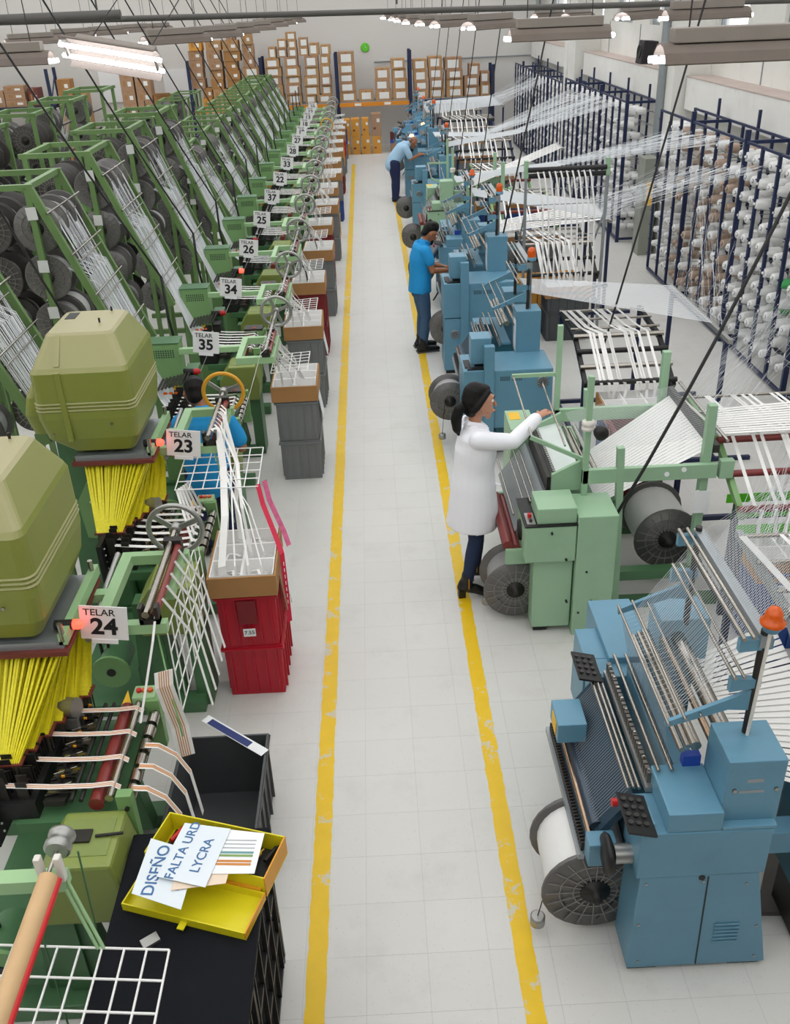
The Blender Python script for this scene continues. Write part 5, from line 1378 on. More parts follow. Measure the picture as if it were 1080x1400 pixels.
M1 = teal_a(2.78, 'large teal blue warp loom with an amber beacon and black button panels')
M2 = mint(5.5, 'mint green warp loom with a tall frame, worked by the person in the white coat')
M3 = teal_b(8.5, 'teal warp loom with a broad flat top, next to the mint green loom')
M4 = teal_b(10.95, 'tall teal warp loom worked by the man in blue jeans', 1.14)
M5 = teal_a(13.6, 'teal warp loom beyond the man in blue jeans', xo=-.08)
M6 = mint(16.3, 'second mint green warp loom, between the two standing men')
M7 = teal_b(18.9, 'teal warp loom just before the man in the pale blue shirt')
M8 = teal_b(22.5, 'teal warp loom worked by the man in the pale blue shirt', 1.05)
M9 = teal_a(25.0, 'blue warp loom just beyond the man in the pale blue shirt', (TEAL2, TEAL2), xo=-.1)
M10 = teal_a(27.5, 'blue warp loom closest to the pallet rack', (TEAL2, TEAL), xo=-.1)
# extra tall green cabinet of the far mint loom
part(MB().box(1.18, 1.4, 16.25, 16.5, 1.0, 1.42), 'tall_cabinet', MGRN, M6, .008)

reel('white wound reel with ribbed grey flanges low on the front of the large teal loom', .93, 3.2, .31, .26, .36, 'white')
weight_cord(.66, 3.03, .3, 'large teal loom')
reel('ribbed grey reel low on the front of the mint green loom', .93, 5.82, .29, .235, .28, 'grey')
weight_cord(.74, 5.84, .3, 'mint green loom')
reel('large reel of white yarn with dark ribbed flange under the mint green frame', 2.14, 6.25, .46, .25, .46, 'white')
weight_cord(.63, 8.9, .45, 'broad topped teal loom')
reel('grey reel on the front of the broad topped teal loom', .72, 9.05, .47, .21, .24, 'grey')
reel('dark reel hanging beside the legs of the man in blue jeans', .86, 11.3, .5, .2, .16, 'grey')
for i, (x, y, z) in enumerate(((.72, 14.2, .5), (.72, 16.9, .4), (.7, 19.4, .42), (.75, 25.4, .4))):
    reel('small grey reel beside the %s' % ('teal loom beyond the man in jeans', 'second mint green loom', 'teal loom before the man in the pale shirt', 'blue loom beyond the man in the pale shirt')[i], x, y, z, .2, .2, 'grey')

# ------------------------------------------------------------------ tape take-off stands behind the looms
def takeoff(Y, x0, x1, where, zt=1.2, ntape=8, rail=GRN, crates='blue', bars=(RROL, RROL, RROL), lime=False, seed=1, tall=False, cy=-.25, hz=.7):
    r = random.Random(seed)
    t = thing('tape_stand', 'roller stand guiding white tapes %s' % where, 'stand', ((x0+x1)/2, Y+.6, 0))
    n = len(bars)
    for x in (x0, x1):
        part(MB().bar((x, Y-.1, zt-.3), (x, Y+.5, zt), .04, .05), 'sloping_rail', rail, t)
        part(MB().bar((x, Y+.5, zt), (x, Y+1.3, zt+.05), .04, .05), 'rail', rail, t)
        part(MB().box(x-.02, x+.02, Y+.0, Y+.04, 0, zt-.25), 'leg', BSTEEL, t); part(MB().box(x-.02, x+.02, Y+1.24, Y+1.28, 0, zt+.03), 'leg', BSTEEL, t)
    part(MB().box(x0, x1, Y+1.24, Y+1.28, .1, .14).box(x0-.02, x0+.02, Y+.04, Y+1.24, .1, .14), 'floor_tie', BSTEEL, t)
    ys = []
    for k, m in enumerate(bars):
        f = k/(n-1) if n > 1 else 0
        y = Y-.08+.55*f; z = zt-.27+.28*f; ys.append((y, z+.03))
        part(MB().tube((x0-.03, y, z+.03), (x1+.03, y, z+.03), .026, 12), 'roller', m, t)
    for k in range(3):
        y = Y+.62+.3*k; part(MB().tube((x0-.03, y, zt+.07), (x1+.03, y, zt+.07), .013, 10), 'bar', CHR, t)
    if lime:
        for k in range(3): part(MB().box(x0-.02, x1+.02, Y-.08+.12*k, Y-.072+.12*k, zt-.44+.06*k, zt-.37+.06*k), 'lime_strip', LGREEN, t)
    # tapes
    for k in range(ntape):
        x = x0+.1+(x1-x0-.2)*(k+.5)/ntape+r.uniform(-.04, .04)
        dx = r.uniform(-.1, .02)
        pts = [(x+dx-.12, Y+1.2, zt+.085), (x+dx-.06, Y+.6, zt+.09)]+[(x+dx*.5, y, z+.03) for y, z in reversed(ys)]
        fx, fy = x, ys[0][0]-.03
        pts += [(fx, fy, ys[0][1]), (fx+r.uniform(-.02, .02), fy-.005, (ys[0][1]+hz)/2), (fx+r.uniform(-.02, .02), fy+r.uniform(-.06, .06), hz)]
        hang_tape('woven_tape', 'white tape running over the rollers %s' % where, pts, (.026, 0, 0), TAPE, 'tapes on the stand '+where)
    # crates under the front roller
    nx = max(1, round((x1-x0)/.62))
    for k in range(nx):
        cx = x0+(x1-x0)*(k+.5)/nx
        for lv in range(1 if hz < .6 else 1):
            c_ = place(CP[crates], (cx, Y+cy, 0), pi/2, '%s plastic crate on the floor under the rollers %s' % (crates, where)); c_['group'] = 'lower crates '+where
            c_ = place(CP[crates], (cx, Y+cy, .421), pi/2, '%s plastic crate holding a lined carton, %s' % (crates, where)); c_['group'] = 'upper crates '+where; c_.scale = (1.1, 1, .6)
        o = place(TRAY, (cx, Y+cy, .595), pi/2, 'carton with white bags under the rollers %s' % where, 'bag cartons '+where)
    return t
takeoff(3.62, 2.2, 3.1, 'behind the large teal loom', 1.1, 7, STEELG, 'blue', (CHR, CHR, CHR), seed=3)
takeoff(5.62, 2.48, 3.75, 'behind the mint green loom', 1.2, 12, GRN, 'blue', (RROL, RROL, RROL), True, seed=4)
takeoff(8.35, 1.98, 2.82, 'behind the broad topped teal loom', 1.1, 12, BLK, 'blue', (BLK, CHR, BLK, CHR), seed=5)
takeoff(12.45, 2.1, 3.0, 'beside the man in jeans', 1.05, 12, BLK, 'dark grey', (BLK, BLK, CHR), seed=6, hz=.62)
takeoff(15.4, 2.0, 3.0, 'beyond the man in jeans', 1.1, 8, GRN, 'grey', (RROL, RROL, CHR), seed=7)
takeoff(18.0, 2.0, 3.0, 'behind the second mint green loom', 1.15, 8, GRN, 'blue', (CHR, RROL, CHR), seed=8)
takeoff(21.0, 1.9, 3.1, 'before the pale shirted man', 1.3, 8, BSTEEL, 'grey', (BLK, BLK, CHR), seed=9)
takeoff(24.0, 1.9, 3.1, 'beside the pale shirted man', 1.4, 8, BSTEEL, 'grey', (BLK, CHR, BLK), seed=10)
takeoff(27.0, 1.9, 3.1, 'behind the blue looms', 1.5, 8, BSTEEL, 'grey', (BLK, CHR, BLK), seed=12)
# dark red crates under the mint frame
for k in range(2): place(CP['dark red'], (2.2, 7.25+.0*k, .421*k), .0, 'dark red plastic crate %s behind the large white reel' % ('on the floor', 'stacked on another')[k])
# tall tape hanger of stand 4
t = thing('tape_hanger', 'tall hanger with twin black rollers dropping many white tapes', 'stand', (2.53, 12.5, 0))
for x in (2.02, 3.08):
    part(MB().bar((x, 12.5, 0), (x, 12.5, 2.2), .035, .035), 'post', STEELG, t); part(MB().bar((x, 12.5, 1.6), (x, 13.1, 1.0), .02, .02), 'stay', STEELG, t)
    part(MB().box(x-.025, x+.025, 12.46, 12.54, 2.05, 2.26), 'end_plate', MGRN, t)
for z in (2.15, 2.07): part(MB().tube((2.04, 12.5-.03*(z > 2.1), z), (3.06, 12.5-.03*(z > 2.1), z), .032, 12), 'roller', BLK, t)
for z in (1.9, 1.7, 1.5, 1.3): part(MB().tube((2.02, 12.52, z), (3.08, 12.52, z), .007, 6), 'cross_wire', STEELG, t)
for k in range(10):
    x = 2.2+.075*k
    hang_tape('woven_tape', 'long white tape dropping from the twin black rollers', [(x-.06, 12.55, 2.12), (x-.05, 12.46, 2.17), (x-.02, 12.42, 2.05), (x+.03, 12.36, 1.7), (x+.04, 12.3, 1.2), (x+.04, 12.26, .66)], (.022, 0, 0), TAPE, 'tapes on the tall hanger')

# ------------------------------------------------------------------ warp threads from the yarn racks to the looms
def bundle(name, label, src, mid, dst, n, r=.0016, seed=0, m=THR):
    q = random.Random(seed); L = []
    for k in range(n):
        f = (k+.5)/n
        a = Vector(src[0]).lerp(Vector(src[1]), q.random())+Vector((0, 0, q.uniform(-.03, .03)))
        g = [Vector(p[0]).lerp(Vector(p[1]), f) for p in mid]
        b = Vector(dst[0]).lerp(Vector(dst[1]), f)
        L.append([a]+g+[b])
    return threads(name, label, L, r, m)
def guide(x, y0, y1, z, lab):
    t = thing('thread_guide', lab, 'guide', (x, (y0+y1)/2, 0))
    part(MB().box(x-.02, x+.02, y0, y1, z-.03, z+.01), 'guide_bar', ALU, t)
    for y in (y0+.1, y1-.1):
        part(MB().box(x-.02, x+.02, y-.02, y+.02, 0, z-.03), 'post', BSTEEL, t)
    part(MB().box(x-.02, x+.02, y0, y1, .05, .09).box(x-.4, x+.4, y1-.12, y1-.08, .0, .04).box(x-.4, x+.4, y0+.08, y0+.12, .0, .04), 'floor_rail', BSTEEL, t)
guide(3.25, 8.1, 10.0, 1.28, 'slanted thread guide on navy posts beside the near yarn rack')
guide(3.3, 13.0, 14.6, 1.35, 'thread guide on navy posts behind the tall tape hanger')
# large teal loom: fan of threads from the right
bundle('warp_threads', 'fan of fine threads reaching the top rods of the large teal loom', ((4.5, 7.7, 2.3), (4.5, 9.5, 1.2)), [((3.0, 4.2, 1.5), (3.0, 5.6, 1.35)), ((1.53, 3.02, 1.85), (1.53, 3.82, 1.85))], ((1.24, 3.05, 1.42), (1.24, 3.8, 1.42)), 50, .0009, 1)
bundle('warp_threads', 'low layer of dark shaded threads beside the large teal loom', ((4.5, 7.7, .6), (4.5, 9.0, 1.4)), [((2.4, 4.3, 1.15), (2.4, 5.4, 1.05))], ((1.55, 3.1, 1.62), (1.55, 3.85, 1.62)), 60, .0013, 2)
# white striped sheet leaving the large teal loom to the right
def sheet_strips(name, label, a0, a1, b0, b1, n, m=TAPE, gap=.25, th=.001):
    a0, a1, b0, b1 = map(Vector, (a0, a1, b0, b1)); mb = MB()
    for k in range(n):
        f0, f1 = (k+gap/2)/n, (k+1-gap/2)/n
        p = [a0.lerp(a1, f0), a0.lerp(a1, f1), b0.lerp(b1, f1), b0.lerp(b1, f0)]
        nn = (p[1]-p[0]).cross(p[3]-p[0]).normalized()*th
        mb.add([q-nn for q in p]+[q+nn for q in p], [(3, 2, 1, 0), (4, 5, 6, 7), (0, 1, 5, 4), (1, 2, 6, 5), (2, 3, 7, 6), (3, 0, 4, 7)])
    return mono(mb, name, m, label, 'tape sheet', kind='stuff')
sheet_strips('web_sheet', 'white striped warp sheet behind the large teal loom', (1.56, 3.02, 1.06), (1.56, 3.82, 1.06), (2.15, 3.05, .78), (2.15, 4.2, 1.0), 26)
sheet_strips('web_sheet', 'white striped warp sheet sloping inside the mint green frame', (1.55, 5.92, .84), (1.55, 6.68, .84), (2.33, 5.9, 1.27), (2.33, 6.9, 1.27), 22, gap=.12)
sheet_strips('web_sheet', 'bright white sheet of parallel yarns behind the mint green guide bar', (2.42, 5.95, 1.35), (2.42, 6.4, 1.35), (4.4, 6.1, 1.3), (4.4, 6.7, 1.32), 12, gap=.3)
sheet_strips('web_sheet', 'flat white yarn band from the slanted guide to the broad topped teal loom', (1.55, 9.2, 1.5), (1.55, 9.95, 1.45), (3.25, 8.6, 1.29), (3.25, 9.95, 1.29), 24, THR, .55, .0006)
bundle('warp_threads', 'threads spreading from the yarn rack to the mint green guide bar', ((4.5, 7.8, 2.1), (4.5, 10.5, .9)), [((2.42, 5.9, 1.37), (2.42, 6.9, 1.37))], ((1.45, 5.95, 1.25), (1.45, 6.7, 1.25)), 50, .001, 3)
bundle('warp_threads', 'threads between the near rack and the slanted guide', ((4.5, 8.5, .5), (4.5, 13.5, 1.9)), [], ((3.25, 8.15, 1.28), (3.25, 9.95, 1.28)), 45, .001, 4)
bundle('warp_threads', 'bright bundle from the middle of the near rack to the guide behind the tall hanger', ((4.5, 11.0, 2.3), (4.5, 15.0, 1.7)), [((3.3, 13.05, 1.36), (3.3, 14.5, 1.36))], ((1.5, 13.9, 1.6), (1.5, 14.6, 1.6)), 70, .0016, 5)
bundle('warp_threads', 'long thread bundle from the near rack top to the second mint green loom', ((4.5, 12.0, 2.45), (4.5, 14.5, 2.3)), [((3.3, 16.8, 1.5), (3.3, 17.3, 1.5))], ((1.5, 16.8, 1.3), (1.5, 17.5, 1.3)), 60, .0018, 6)
sheet_strips('web_sheet', 'wide white yarn band rising from the second mint green loom', (1.6, 16.6, 1.2), (1.6, 17.2, 1.2), (3.75, 18.9, 1.5), (3.75, 19.6, 1.5), 10, gap=.3)
sheet_strips('web_sheet', 'wide white yarn band behind the tall tape hanger', (1.6, 13.9, 1.05), (1.6, 14.5, 1.05), (3.3, 13.1, 1.35), (3.3, 14.4, 1.35), 9, gap=.3)
bundle('warp_threads', 'long thread bundle from the middle rack to the pale shirted man\'s loom', ((4.5, 19.0, 2.35), (4.5, 22.5, 2.2)), [((2.6, 21.8, 1.4), (2.6, 22.5, 1.4))], ((1.5, 22.1, 1.4), (1.5, 22.9, 1.4)), 60, .0022, 7)
bundle('warp_threads', 'thread bundle from the farthest rack to the blue looms', ((4.5, 25.0, 2.2), (4.5, 29.0, 2.1)), [((3.4, 25.0, 1.71), (3.4, 27.5, 1.71))], ((1.5, 24.6, 1.6), (1.5, 27.8, 1.6)), 60, .0025, 8)
bundle('warp_threads', 'upper thread bundle crossing from the middle rack', ((4.5, 17.8, 2.35), (4.5, 21.0, 2.2)), [((3.0, 19.6, 1.7), (3.0, 20.2, 1.7))], ((1.5, 19.6, 1.5), (1.5, 20.3, 1.5)), 60, .002, 9)
guide(3.75, 18.8, 19.7, 1.49, 'thread guide on navy posts beside the slim white post')
guide(3.4, 24.8, 27.7, 1.7, 'long thread guide on navy posts behind the blue looms')

# ------------------------------------------------------------------ small items on the right
mono(MB().prism([(1.78, 3.05), (2.6, 3.0), (2.6, 4.2), (1.98, 4.2), (1.98, 3.4)], 'z', .0005, .03), 'floor_plate', GRIME, 'dark oily floor plate beside the large teal loom', 'floor plate')
t = thing('drive_unit', 'dark teal drive unit standing right of the large teal loom', 'machine', (2.0, 3.1, 0))
part(MB().box(1.86, 2.2, 2.85, 3.2, .35, .95), 'housing', DTEAL, t, .008); part(MB().box(1.9, 2.15, 2.9, 3.15, .03, .35), 'pedestal', DMET, t); part(MB().box(1.66, 1.86, 2.92, 3.02, .62, .75), 'coupling', TEAL, t)
mono(MB().obox((2.3, 4.3, 1.02), (.16, .006, .24), Matrix.Rotation(-.5, 3, 'X')), 'clipboard_sheet', PAP, 'white form sheet on a clipboard behind the large teal loom', 'paper')
for i, (cx, cy, c) in enumerate(((2.2, 13.35, CARTO), (2.51, 13.35, CARTO), (2.82, 13.4, CARTO), (2.3, 29.6, CART), (2.9, 29.6, CART))):
    t = thing('cardboard_box', ('orange carton behind the tall tape hanger' if i < 3 else 'brown carton on the floor behind the blue looms'), 'box', (cx, cy, 0), 'orange cartons behind the tall hanger' if i < 3 else 'brown cartons behind the blue looms')
    part(MB().box(cx-.15, cx+.15, cy-.15, cy+.15, 0, .55), 'carton', c, t, .006); part(MB().box(cx-.05, cx+.1, cy-.153, cy-.15, .35, .45), 'label', LBL, t)
for M_, x, y, z in ((M9, 1.4, 25.12, 1.31), (M8, 1.0, 22.7, 1.35)):
    part(MB().lathe([(.05, 0), (.05, .03), (.03, .05), (.005, .055)], (x, y, z), (0, 0, 1), 12), 'lit_lamp', AMBGLOW, M_)

# ------------------------------------------------------------------ hanging supply cables
def cable(p0, p1, sag, label, r=.009, group=None):
    p0, p1 = Vector(p0), Vector(p1)
    pts = [p0.lerp(p1, k/10)+Vector((0, 0, -sag*4*(k/10)*(1-k/10))) for k in range(11)]
    mono(MB().path(pts, r, 6), 'supply_cable', CABLE, label, 'cable', group)
for i, (num, y) in enumerate(ROW[:10]):
    cable((-3.5-.05*i, y-.9, 6.17), (-1.96, y+.38, 2.0), .12, 'black supply cable slanting down to the TELAR %s loom' % WORD[num])
cable((-2.9, 5.0, 6.17), (-2.2, 6.5, 2.2), .1, 'black supply cable slanting down to the TELAR twenty-three loom')
cable((-4.6, 9.6, 6.17), (-3.3, 8.6, 2.98), .1, 'black supply cable slanting down to the TELAR 35 creel')
cable((3.45, 9.2, 6.17), (2.3, 9.0, .95), .1, 'dark supply cable dropping steeply behind the broad topped teal loom', .011)
cable((3.6, 5.9, 6.17), (1.6, 5.6, .9), .35, 'dark supply cable curving down to the mint green loom', .012)
cable((2.65, 12.4, 6.17), (1.6, 11.6, 1.5), .12, 'dark supply cable dropping to the loom of the man in jeans', .011)
for i, y in enumerate((14.2, 17.2, 19.9, 22.5, 25.0)):
    cable((2.2, y, 6.17), (1.6, y+.3, 1.45), .08, 'thin dark supply cable dropping to the %s' % ('teal loom beyond the man in jeans', 'second mint green loom', 'teal loom before the pale shirted man', 'loom of the man in the pale shirt', 'blue loom beyond the pale shirted man')[i], .008)
# ------------------------------------------------------------------ people
def chain(mb, pts, rad, u=(0, 1, 0), n=14, sub=3, flat=False):
    """closed tapered tube with rounded ends; rad entries are r or (r along u, r across)"""
    pts = [Vector(p) for p in pts]; rad = [(r, r) if not isinstance(r, tuple) else r for r in rad]
    P, R = [], []
    for k in range(len(pts)-1):
        for s in range(sub):
            f = s/sub; e = f*f*(3-2*f)
            P.append(pts[k].lerp(pts[k+1], f)); R.append(tuple(rad[k][i]*(1-e)+rad[k+1][i]*e for i in (0, 1)))
    P.append(pts[-1]); R.append(rad[-1])
    d0 = (P[1]-P[0]).normalized(); d1 = (P[-1]-P[-2]).normalized()
    pre = []; post = []
    for a in (75, 50, 25):
        c, s_ = cos(radians(a)), sin(radians(a))
        pre.append((P[0]-d0*min(R[0])*s_, (R[0][0]*c, R[0][1]*c)))
    for a in (25, 50, 75):
        c, s_ = cos(radians(a)), sin(radians(a))
        post.append((P[-1]+d1*min(R[-1])*s_, (R[-1][0]*c, R[-1][1]*c)))
    seq = ([] if flat else pre)+list(zip(P, R))+post
    rs = []
    U0 = Vector(u)
    for k, (p, r) in enumerate(seq):
        d = (seq[min(k+1, len(seq)-1)][0]-seq[max(k-1, 0)][0]).normalized()
        U = (U0-d*U0.dot(d))
        U = U.normalized() if U.length > .05 else d.orthogonal().normalized()
        V = d.cross(U)
        rs.append([p+U*r[0]*cos(2*pi*i/n)+V*r[1]*sin(2*pi*i/n) for i in range(n)])
    mb.rings(rs, True)
    return mb
def ball(mb, c, r, n=12):
    c = Vector(c); r = (r, r, r) if not isinstance(r, tuple) else r
    rs = []
    for k in range(1, 9):
        a = pi*k/9
        rs.append([c+Vector((r[0]*sin(a)*cos(2*pi*i/n), r[1]*sin(a)*sin(2*pi*i/n), -r[2]*cos(a))) for i in range(n)])
    return mb.rings(rs, True)
def blob(mb, name, m, parent, frame, voxel, it=4, fac=.5):
    me = bpy.data.meshes.new('tmp'); me.from_pydata([frame @ v for v in mb.v], [], mb.f)
    o = bpy.data.objects.new('tmp', me); COL.objects.link(o)
    md = o.modifiers.new('r', 'REMESH'); md.mode = 'VOXEL'; md.voxel_size = voxel
    ms = o.modifiers.new('s', 'SMOOTH'); ms.iterations = it; ms.factor = fac
    bpy.context.view_layer.update()
    out = bpy.data.meshes.new_from_object(o.evaluated_get(bpy.context.evaluated_depsgraph_get()))
    bpy.data.objects.remove(o); bpy.data.meshes.remove(me)
    w = wloc(parent)
    for v in out.vertices: v.co -= w
    out.polygons.foreach_set('use_smooth', [True]*len(out.polygons))
    out.materials.clear(); out.materials.append(m); out.name = name
    ob = bpy.data.objects.new(name, out); COL.objects.link(ob); ob.parent = parent
    return ob
def hand(mb, wrist, d, palm_n, curl=.5, s=1., thumb=1):
    """palm and five separate fingers; d = pointing direction, palm_n = palm normal"""
    w = Vector(wrist); d = Vector(d).normalized(); n = Vector(palm_n); n = (n-d*n.dot(d)).normalized(); sd = d.cross(n)*thumb
    chain(mb, [w-d*.02, w+d*.03*s, w+d*.075*s], [(.027*s, .019*s), (.036*s, .016*s), (.038*s, .013*s)], sd, 12)
    for k, (L, off) in enumerate(((.066, .031), (.075, .011), (.07, -.011), (.055, -.031))):
        b = w+d*.078*s+sd*off*s; p = [b-d*.012]; dr = Vector(d)+sd*off*3.2
        dr.normalize(); q = b
        for j, f in enumerate((.42, .33, .25)):
            dr = (dr+n*curl*(.35+.35*j)).normalized(); q = q+dr*L*f*s; p.append(q)
        chain(mb, p, [.0088*s, .0085*s, .0078*s, .0066*s], sd, 8, 2)
    b = w+d*.022*s+sd*.03*s
    chain(mb, [b, b+sd*.026*s+d*.022*s+n*.006, b+sd*.036*s+d*.05*s+n*.016], [.012*s, .0105*s, .008*s], n, 8, 2)
def head(mb, c, f, up, s=1., bald=False):
    """skull, jaw, nose, ears, neck stub; f = facing, up = crown direction"""
    c = Vector(c); f = Vector(f).normalized(); up = Vector(up); up = (up-f*up.dot(f)).normalized(); l = up.cross(f)
    def at(a, b, z): return c+f*a*s+l*b*s+up*z*s
    chain(mb, [at(-.012, 0, .06), at(-.01, 0, .02), at(.0, 0, -.03)], [(.062*s, .075*s), (.076*s, .094*s), (.066*s, .08*s)], l, 18)
    chain(mb, [at(.03, 0, -.01), at(.042, 0, -.06), at(.055, 0, -.1)], [(.06*s, .052*s), (.05*s, .046*s), (.026*s, .022*s)], l, 16)
    chain(mb, [at(.088, 0, .01), at(.1, 0, -.02), at(.106, 0, -.032)], [.008*s, .012*s, .012*s], l, 8)
    chain(mb, [at(.085, .028, .032), at(.092, 0, .03), at(.085, -.028, .032)], [.008*s]*3, up, 8)
    chain(mb, [at(.09, .018, -.066), at(.097, 0, -.066), at(.09, -.018, -.066)], [.008*s]*3, up, 8)
    for sg in (1, -1):
        chain(mb, [at(-.008, sg*.078, .012), at(-.012, sg*.082, -.012), at(-.002, sg*.076, -.034)], [(.006*s, .016*s), (.008*s, .018*s), (.006*s, .01*s)], l, 8)
    return at, f, l, up
def face(at, l, parent, frame, s, iris=BOOT):
    for sg in (1, -1):
        e = MB(); ball(e, at(.0765, sg*.03, .012), .0105*s, 10)
        ob = part(_fr(e, frame), 'eye', PAP, parent)
        e = MB(); ball(e, at(.0835, sg*.031, .012), .0055*s, 8); part(_fr(e, frame), 'iris', iris, ob)
        e = MB(); chain(e, [at(.088, sg*.014, .034), at(.09, sg*.03, .039), at(.08, sg*.048, .034)], [.0035*s, .0045*s, .003*s], l, 6, 2); part(_fr(e, frame), 'eyebrow', HAIR, parent)
    e = MB(); chain(e, [at(.094, .02, -.066), at(.103, 0, -.067), at(.094, -.02, -.066)], [(.004*s, .004*s), (.006*s, .005*s), (.004*s, .004*s)], l, 8, 2)
    part(_fr(e, frame), 'lips', mat('lips', 'a5604f', .45), parent)
def _fr(mb, frame):
    mb.v = [frame @ v for v in mb.v]; return mb
def frame_at(x, y, yaw): return Matrix.Translation((x, y, 0)) @ Matrix.Rotation(yaw, 4, 'Z')
def legs(mb, J, k=1., ex=0.):
    for s in ('L', 'R'):
        h, kn, an = J['hip'+s], J['knee'+s], J['ank'+s]
        chain(mb, [h, Vector(h).lerp(Vector(kn), .4), kn, Vector(kn).lerp(Vector(an), .35), an], [.083*k+ex, .078*k+ex, .055*k+ex, .056*k+ex, .04*k+ex], (0, 1, 0), 14)
def shoe(mb, an, yaw, L=.27, w=.045, heel=0., sole=.02):
    a = Vector(an); d = Vector((cos(yaw), sin(yaw), 0)); sd = Vector((-d.y, d.x, 0))
    g = Vector((a.x, a.y, 0))
    chain(mb, [g-d*.05+Vector((0, 0, .045+heel)), g+d*.06+Vector((0, 0, .045+heel*.5)), g+d*(L-.12)+Vector((0, 0, .036)), g+d*(L-.085)+Vector((0, 0, .032))], [(w*.85, .042), (w*.95, .042), (w, .033), (w*.8, .028)], sd, 12)
    chain(mb, [g-d*.03+Vector((0, 0, .06+heel)), a+Vector((0, 0, .03))], [(.042, .05), (.045, .05)], sd, 12)

# --- woman in the white coat
fr = frame_at(.66, 6.12, radians(8))
t = thing('person', 'person in a white lab coat and dark jeans reaching towards the mint green loom', 'person', (.66, 6.12, 0))
J = dict(hipL=(0, .085, .92), hipR=(0, -.085, .92), kneeL=(.06, .1, .52), kneeR=(-.0, -.09, .52), ankL=(.06, .15, .15), ankR=(-.06, -.07, .15))
b = MB(); legs(b, J, .92)
chain(b, [(0, 0, .92), (.005, 0, 1.08), (.02, 0, 1.25), (.0, 0, 1.36), (-.005, 0, 1.4)], [(.15, .1), (.12, .085), (.135, .1), (.13, .075), (.06, .05)], (0, 1, 0), 18)
chain(b, [(0, 0, 1.42), (.015, 0, 1.5), (.03, 0, 1.55)], [.052, .046, .047])
at, f_, l_, up_ = head(b, (.045, 0, 1.615), (1, .02, .0), (0, 0, 1), 1.12)
chain(b, [(.0, -.14, 1.38), (.26, -.13, 1.345), (.49, .03, 1.43)], [.042, .038, .027], (0, 0, 1))
chain(b, [(.0, .14, 1.38), (.03, .22, 1.12), (.12, .21, .92)], [.05, .038, .027], (0, 0, 1))
hand(b, (.505, .042, 1.437), (.85, .48, .12), (.1, .2, -1), .45, .95, 1)
hand(b, (.13, .21, .9), (.4, 0, -.9), (.0, -1, 0), .4, .95, -1)
body = blob(b, 'body', SKIN, t, fr, .0055, 3)
face(at, l_, t, fr, 1.)
c = MB()
chain(c, [(-.01, 0, .62), (0, 0, .75), (.0, 0, .95), (.005, 0, 1.1), (.02, 0, 1.26), (0, 0, 1.38), (-.005, 0, 1.425)], [(.2, .2), (.195, .19), (.18, .17), (.16, .15), (.175, .155), (.172, .115), (.08, .068)], (0, 1, 0), 22, 3, True)
chain(c, [(.0, -.155, 1.39), (.13, -.15, 1.36), (.26, -.135, 1.34), (.47, .015, 1.425)], [.07, .066, .06, .05], (0, 0, 1))
chain(c, [(.0, .155, 1.39), (.03, .225, 1.12), (.115, .212, .94)], [.068, .058, .048], (0, 0, 1))
coat = blob(c, 'lab_coat', COAT, t, fr, .009, 4)
e = MB()
for sg in (1, -1): chain(e, [(-.05, sg*.05, 1.475), (.03, sg*.06, 1.46), (.1, sg*.02, 1.40)], [(.02, .008)]*3, (0, 0, 1), 8, 2)
part(_fr(e, fr), 'collar', COAT, coat)
part(_fr(MB().obox((.155, -.07, .98), (.012, .1, .012), Matrix.Rotation(.6, 3, 'Z')), fr), 'pocket_edge', COAT, coat)
e = MB(); legs(e, J, .92, .008); blob(e, 'jeans', JEAND, t, fr, .008, 3)
for nm, s, yw in (('ankL', .15, .1), ('ankR', -.07, -.15)):
    e = MB(); a = J[nm]; shoe(e, (a[0], a[1], .13), yw, .25, .04, .045); chain(e, [(a[0]-.01, a[1], .1), (a[0], a[1], .2)], [.05, .047])
    bt = blob(e, 'boot', BOOT, t, fr, .007, 2)
    part(_fr(MB().box(a[0]-.075, a[0]-.02, a[1]-.026, a[1]+.026, 0, .075), fr), 'heel', BOOT, bt)
    part(_fr(MB().box(a[0]-.005, a[0]+.001, a[1]-.056, a[1]-.05, .1, .19), fr), 'zip', OTOOL, bt)
h = MB()
chain(h, [at(-.03, 0, .065), at(-.045, 0, .01), at(-.06, 0, -.05)], [(.082, .088), (.094, .086), (.066, .05)], (0, 1, 0), 18)
chain(h, [at(.045, 0, .088), at(-.02, 0, .1)], [(.052, .026), (.07, .036)], (0, 1, 0))
for sg in (1, -1): chain(h, [at(.045, sg*.05, .082), at(.005, sg*.074, .045), at(-.035, sg*.078, .0), at(-.06, sg*.06, -.03)], [.018, .02, .026, .03])
chain(h, [at(-.1, 0, -.01), at(-.135, 0, -.03), at(-.155, 0, -.1), at(-.15, 0, -.17), at(-.14, 0, -.21)], [.03, .036, .042, .034, .012])
hr = blob(h, 'hair', HAIR, t, fr, .007, 2)
part(_fr(MB().lathe([(.022, -.01), (.03, 0), (.022, .01)], at(-.115, 0, -.02), (-1, 0, -.4), 12), fr), 'hair_tie', BOOT, hr)

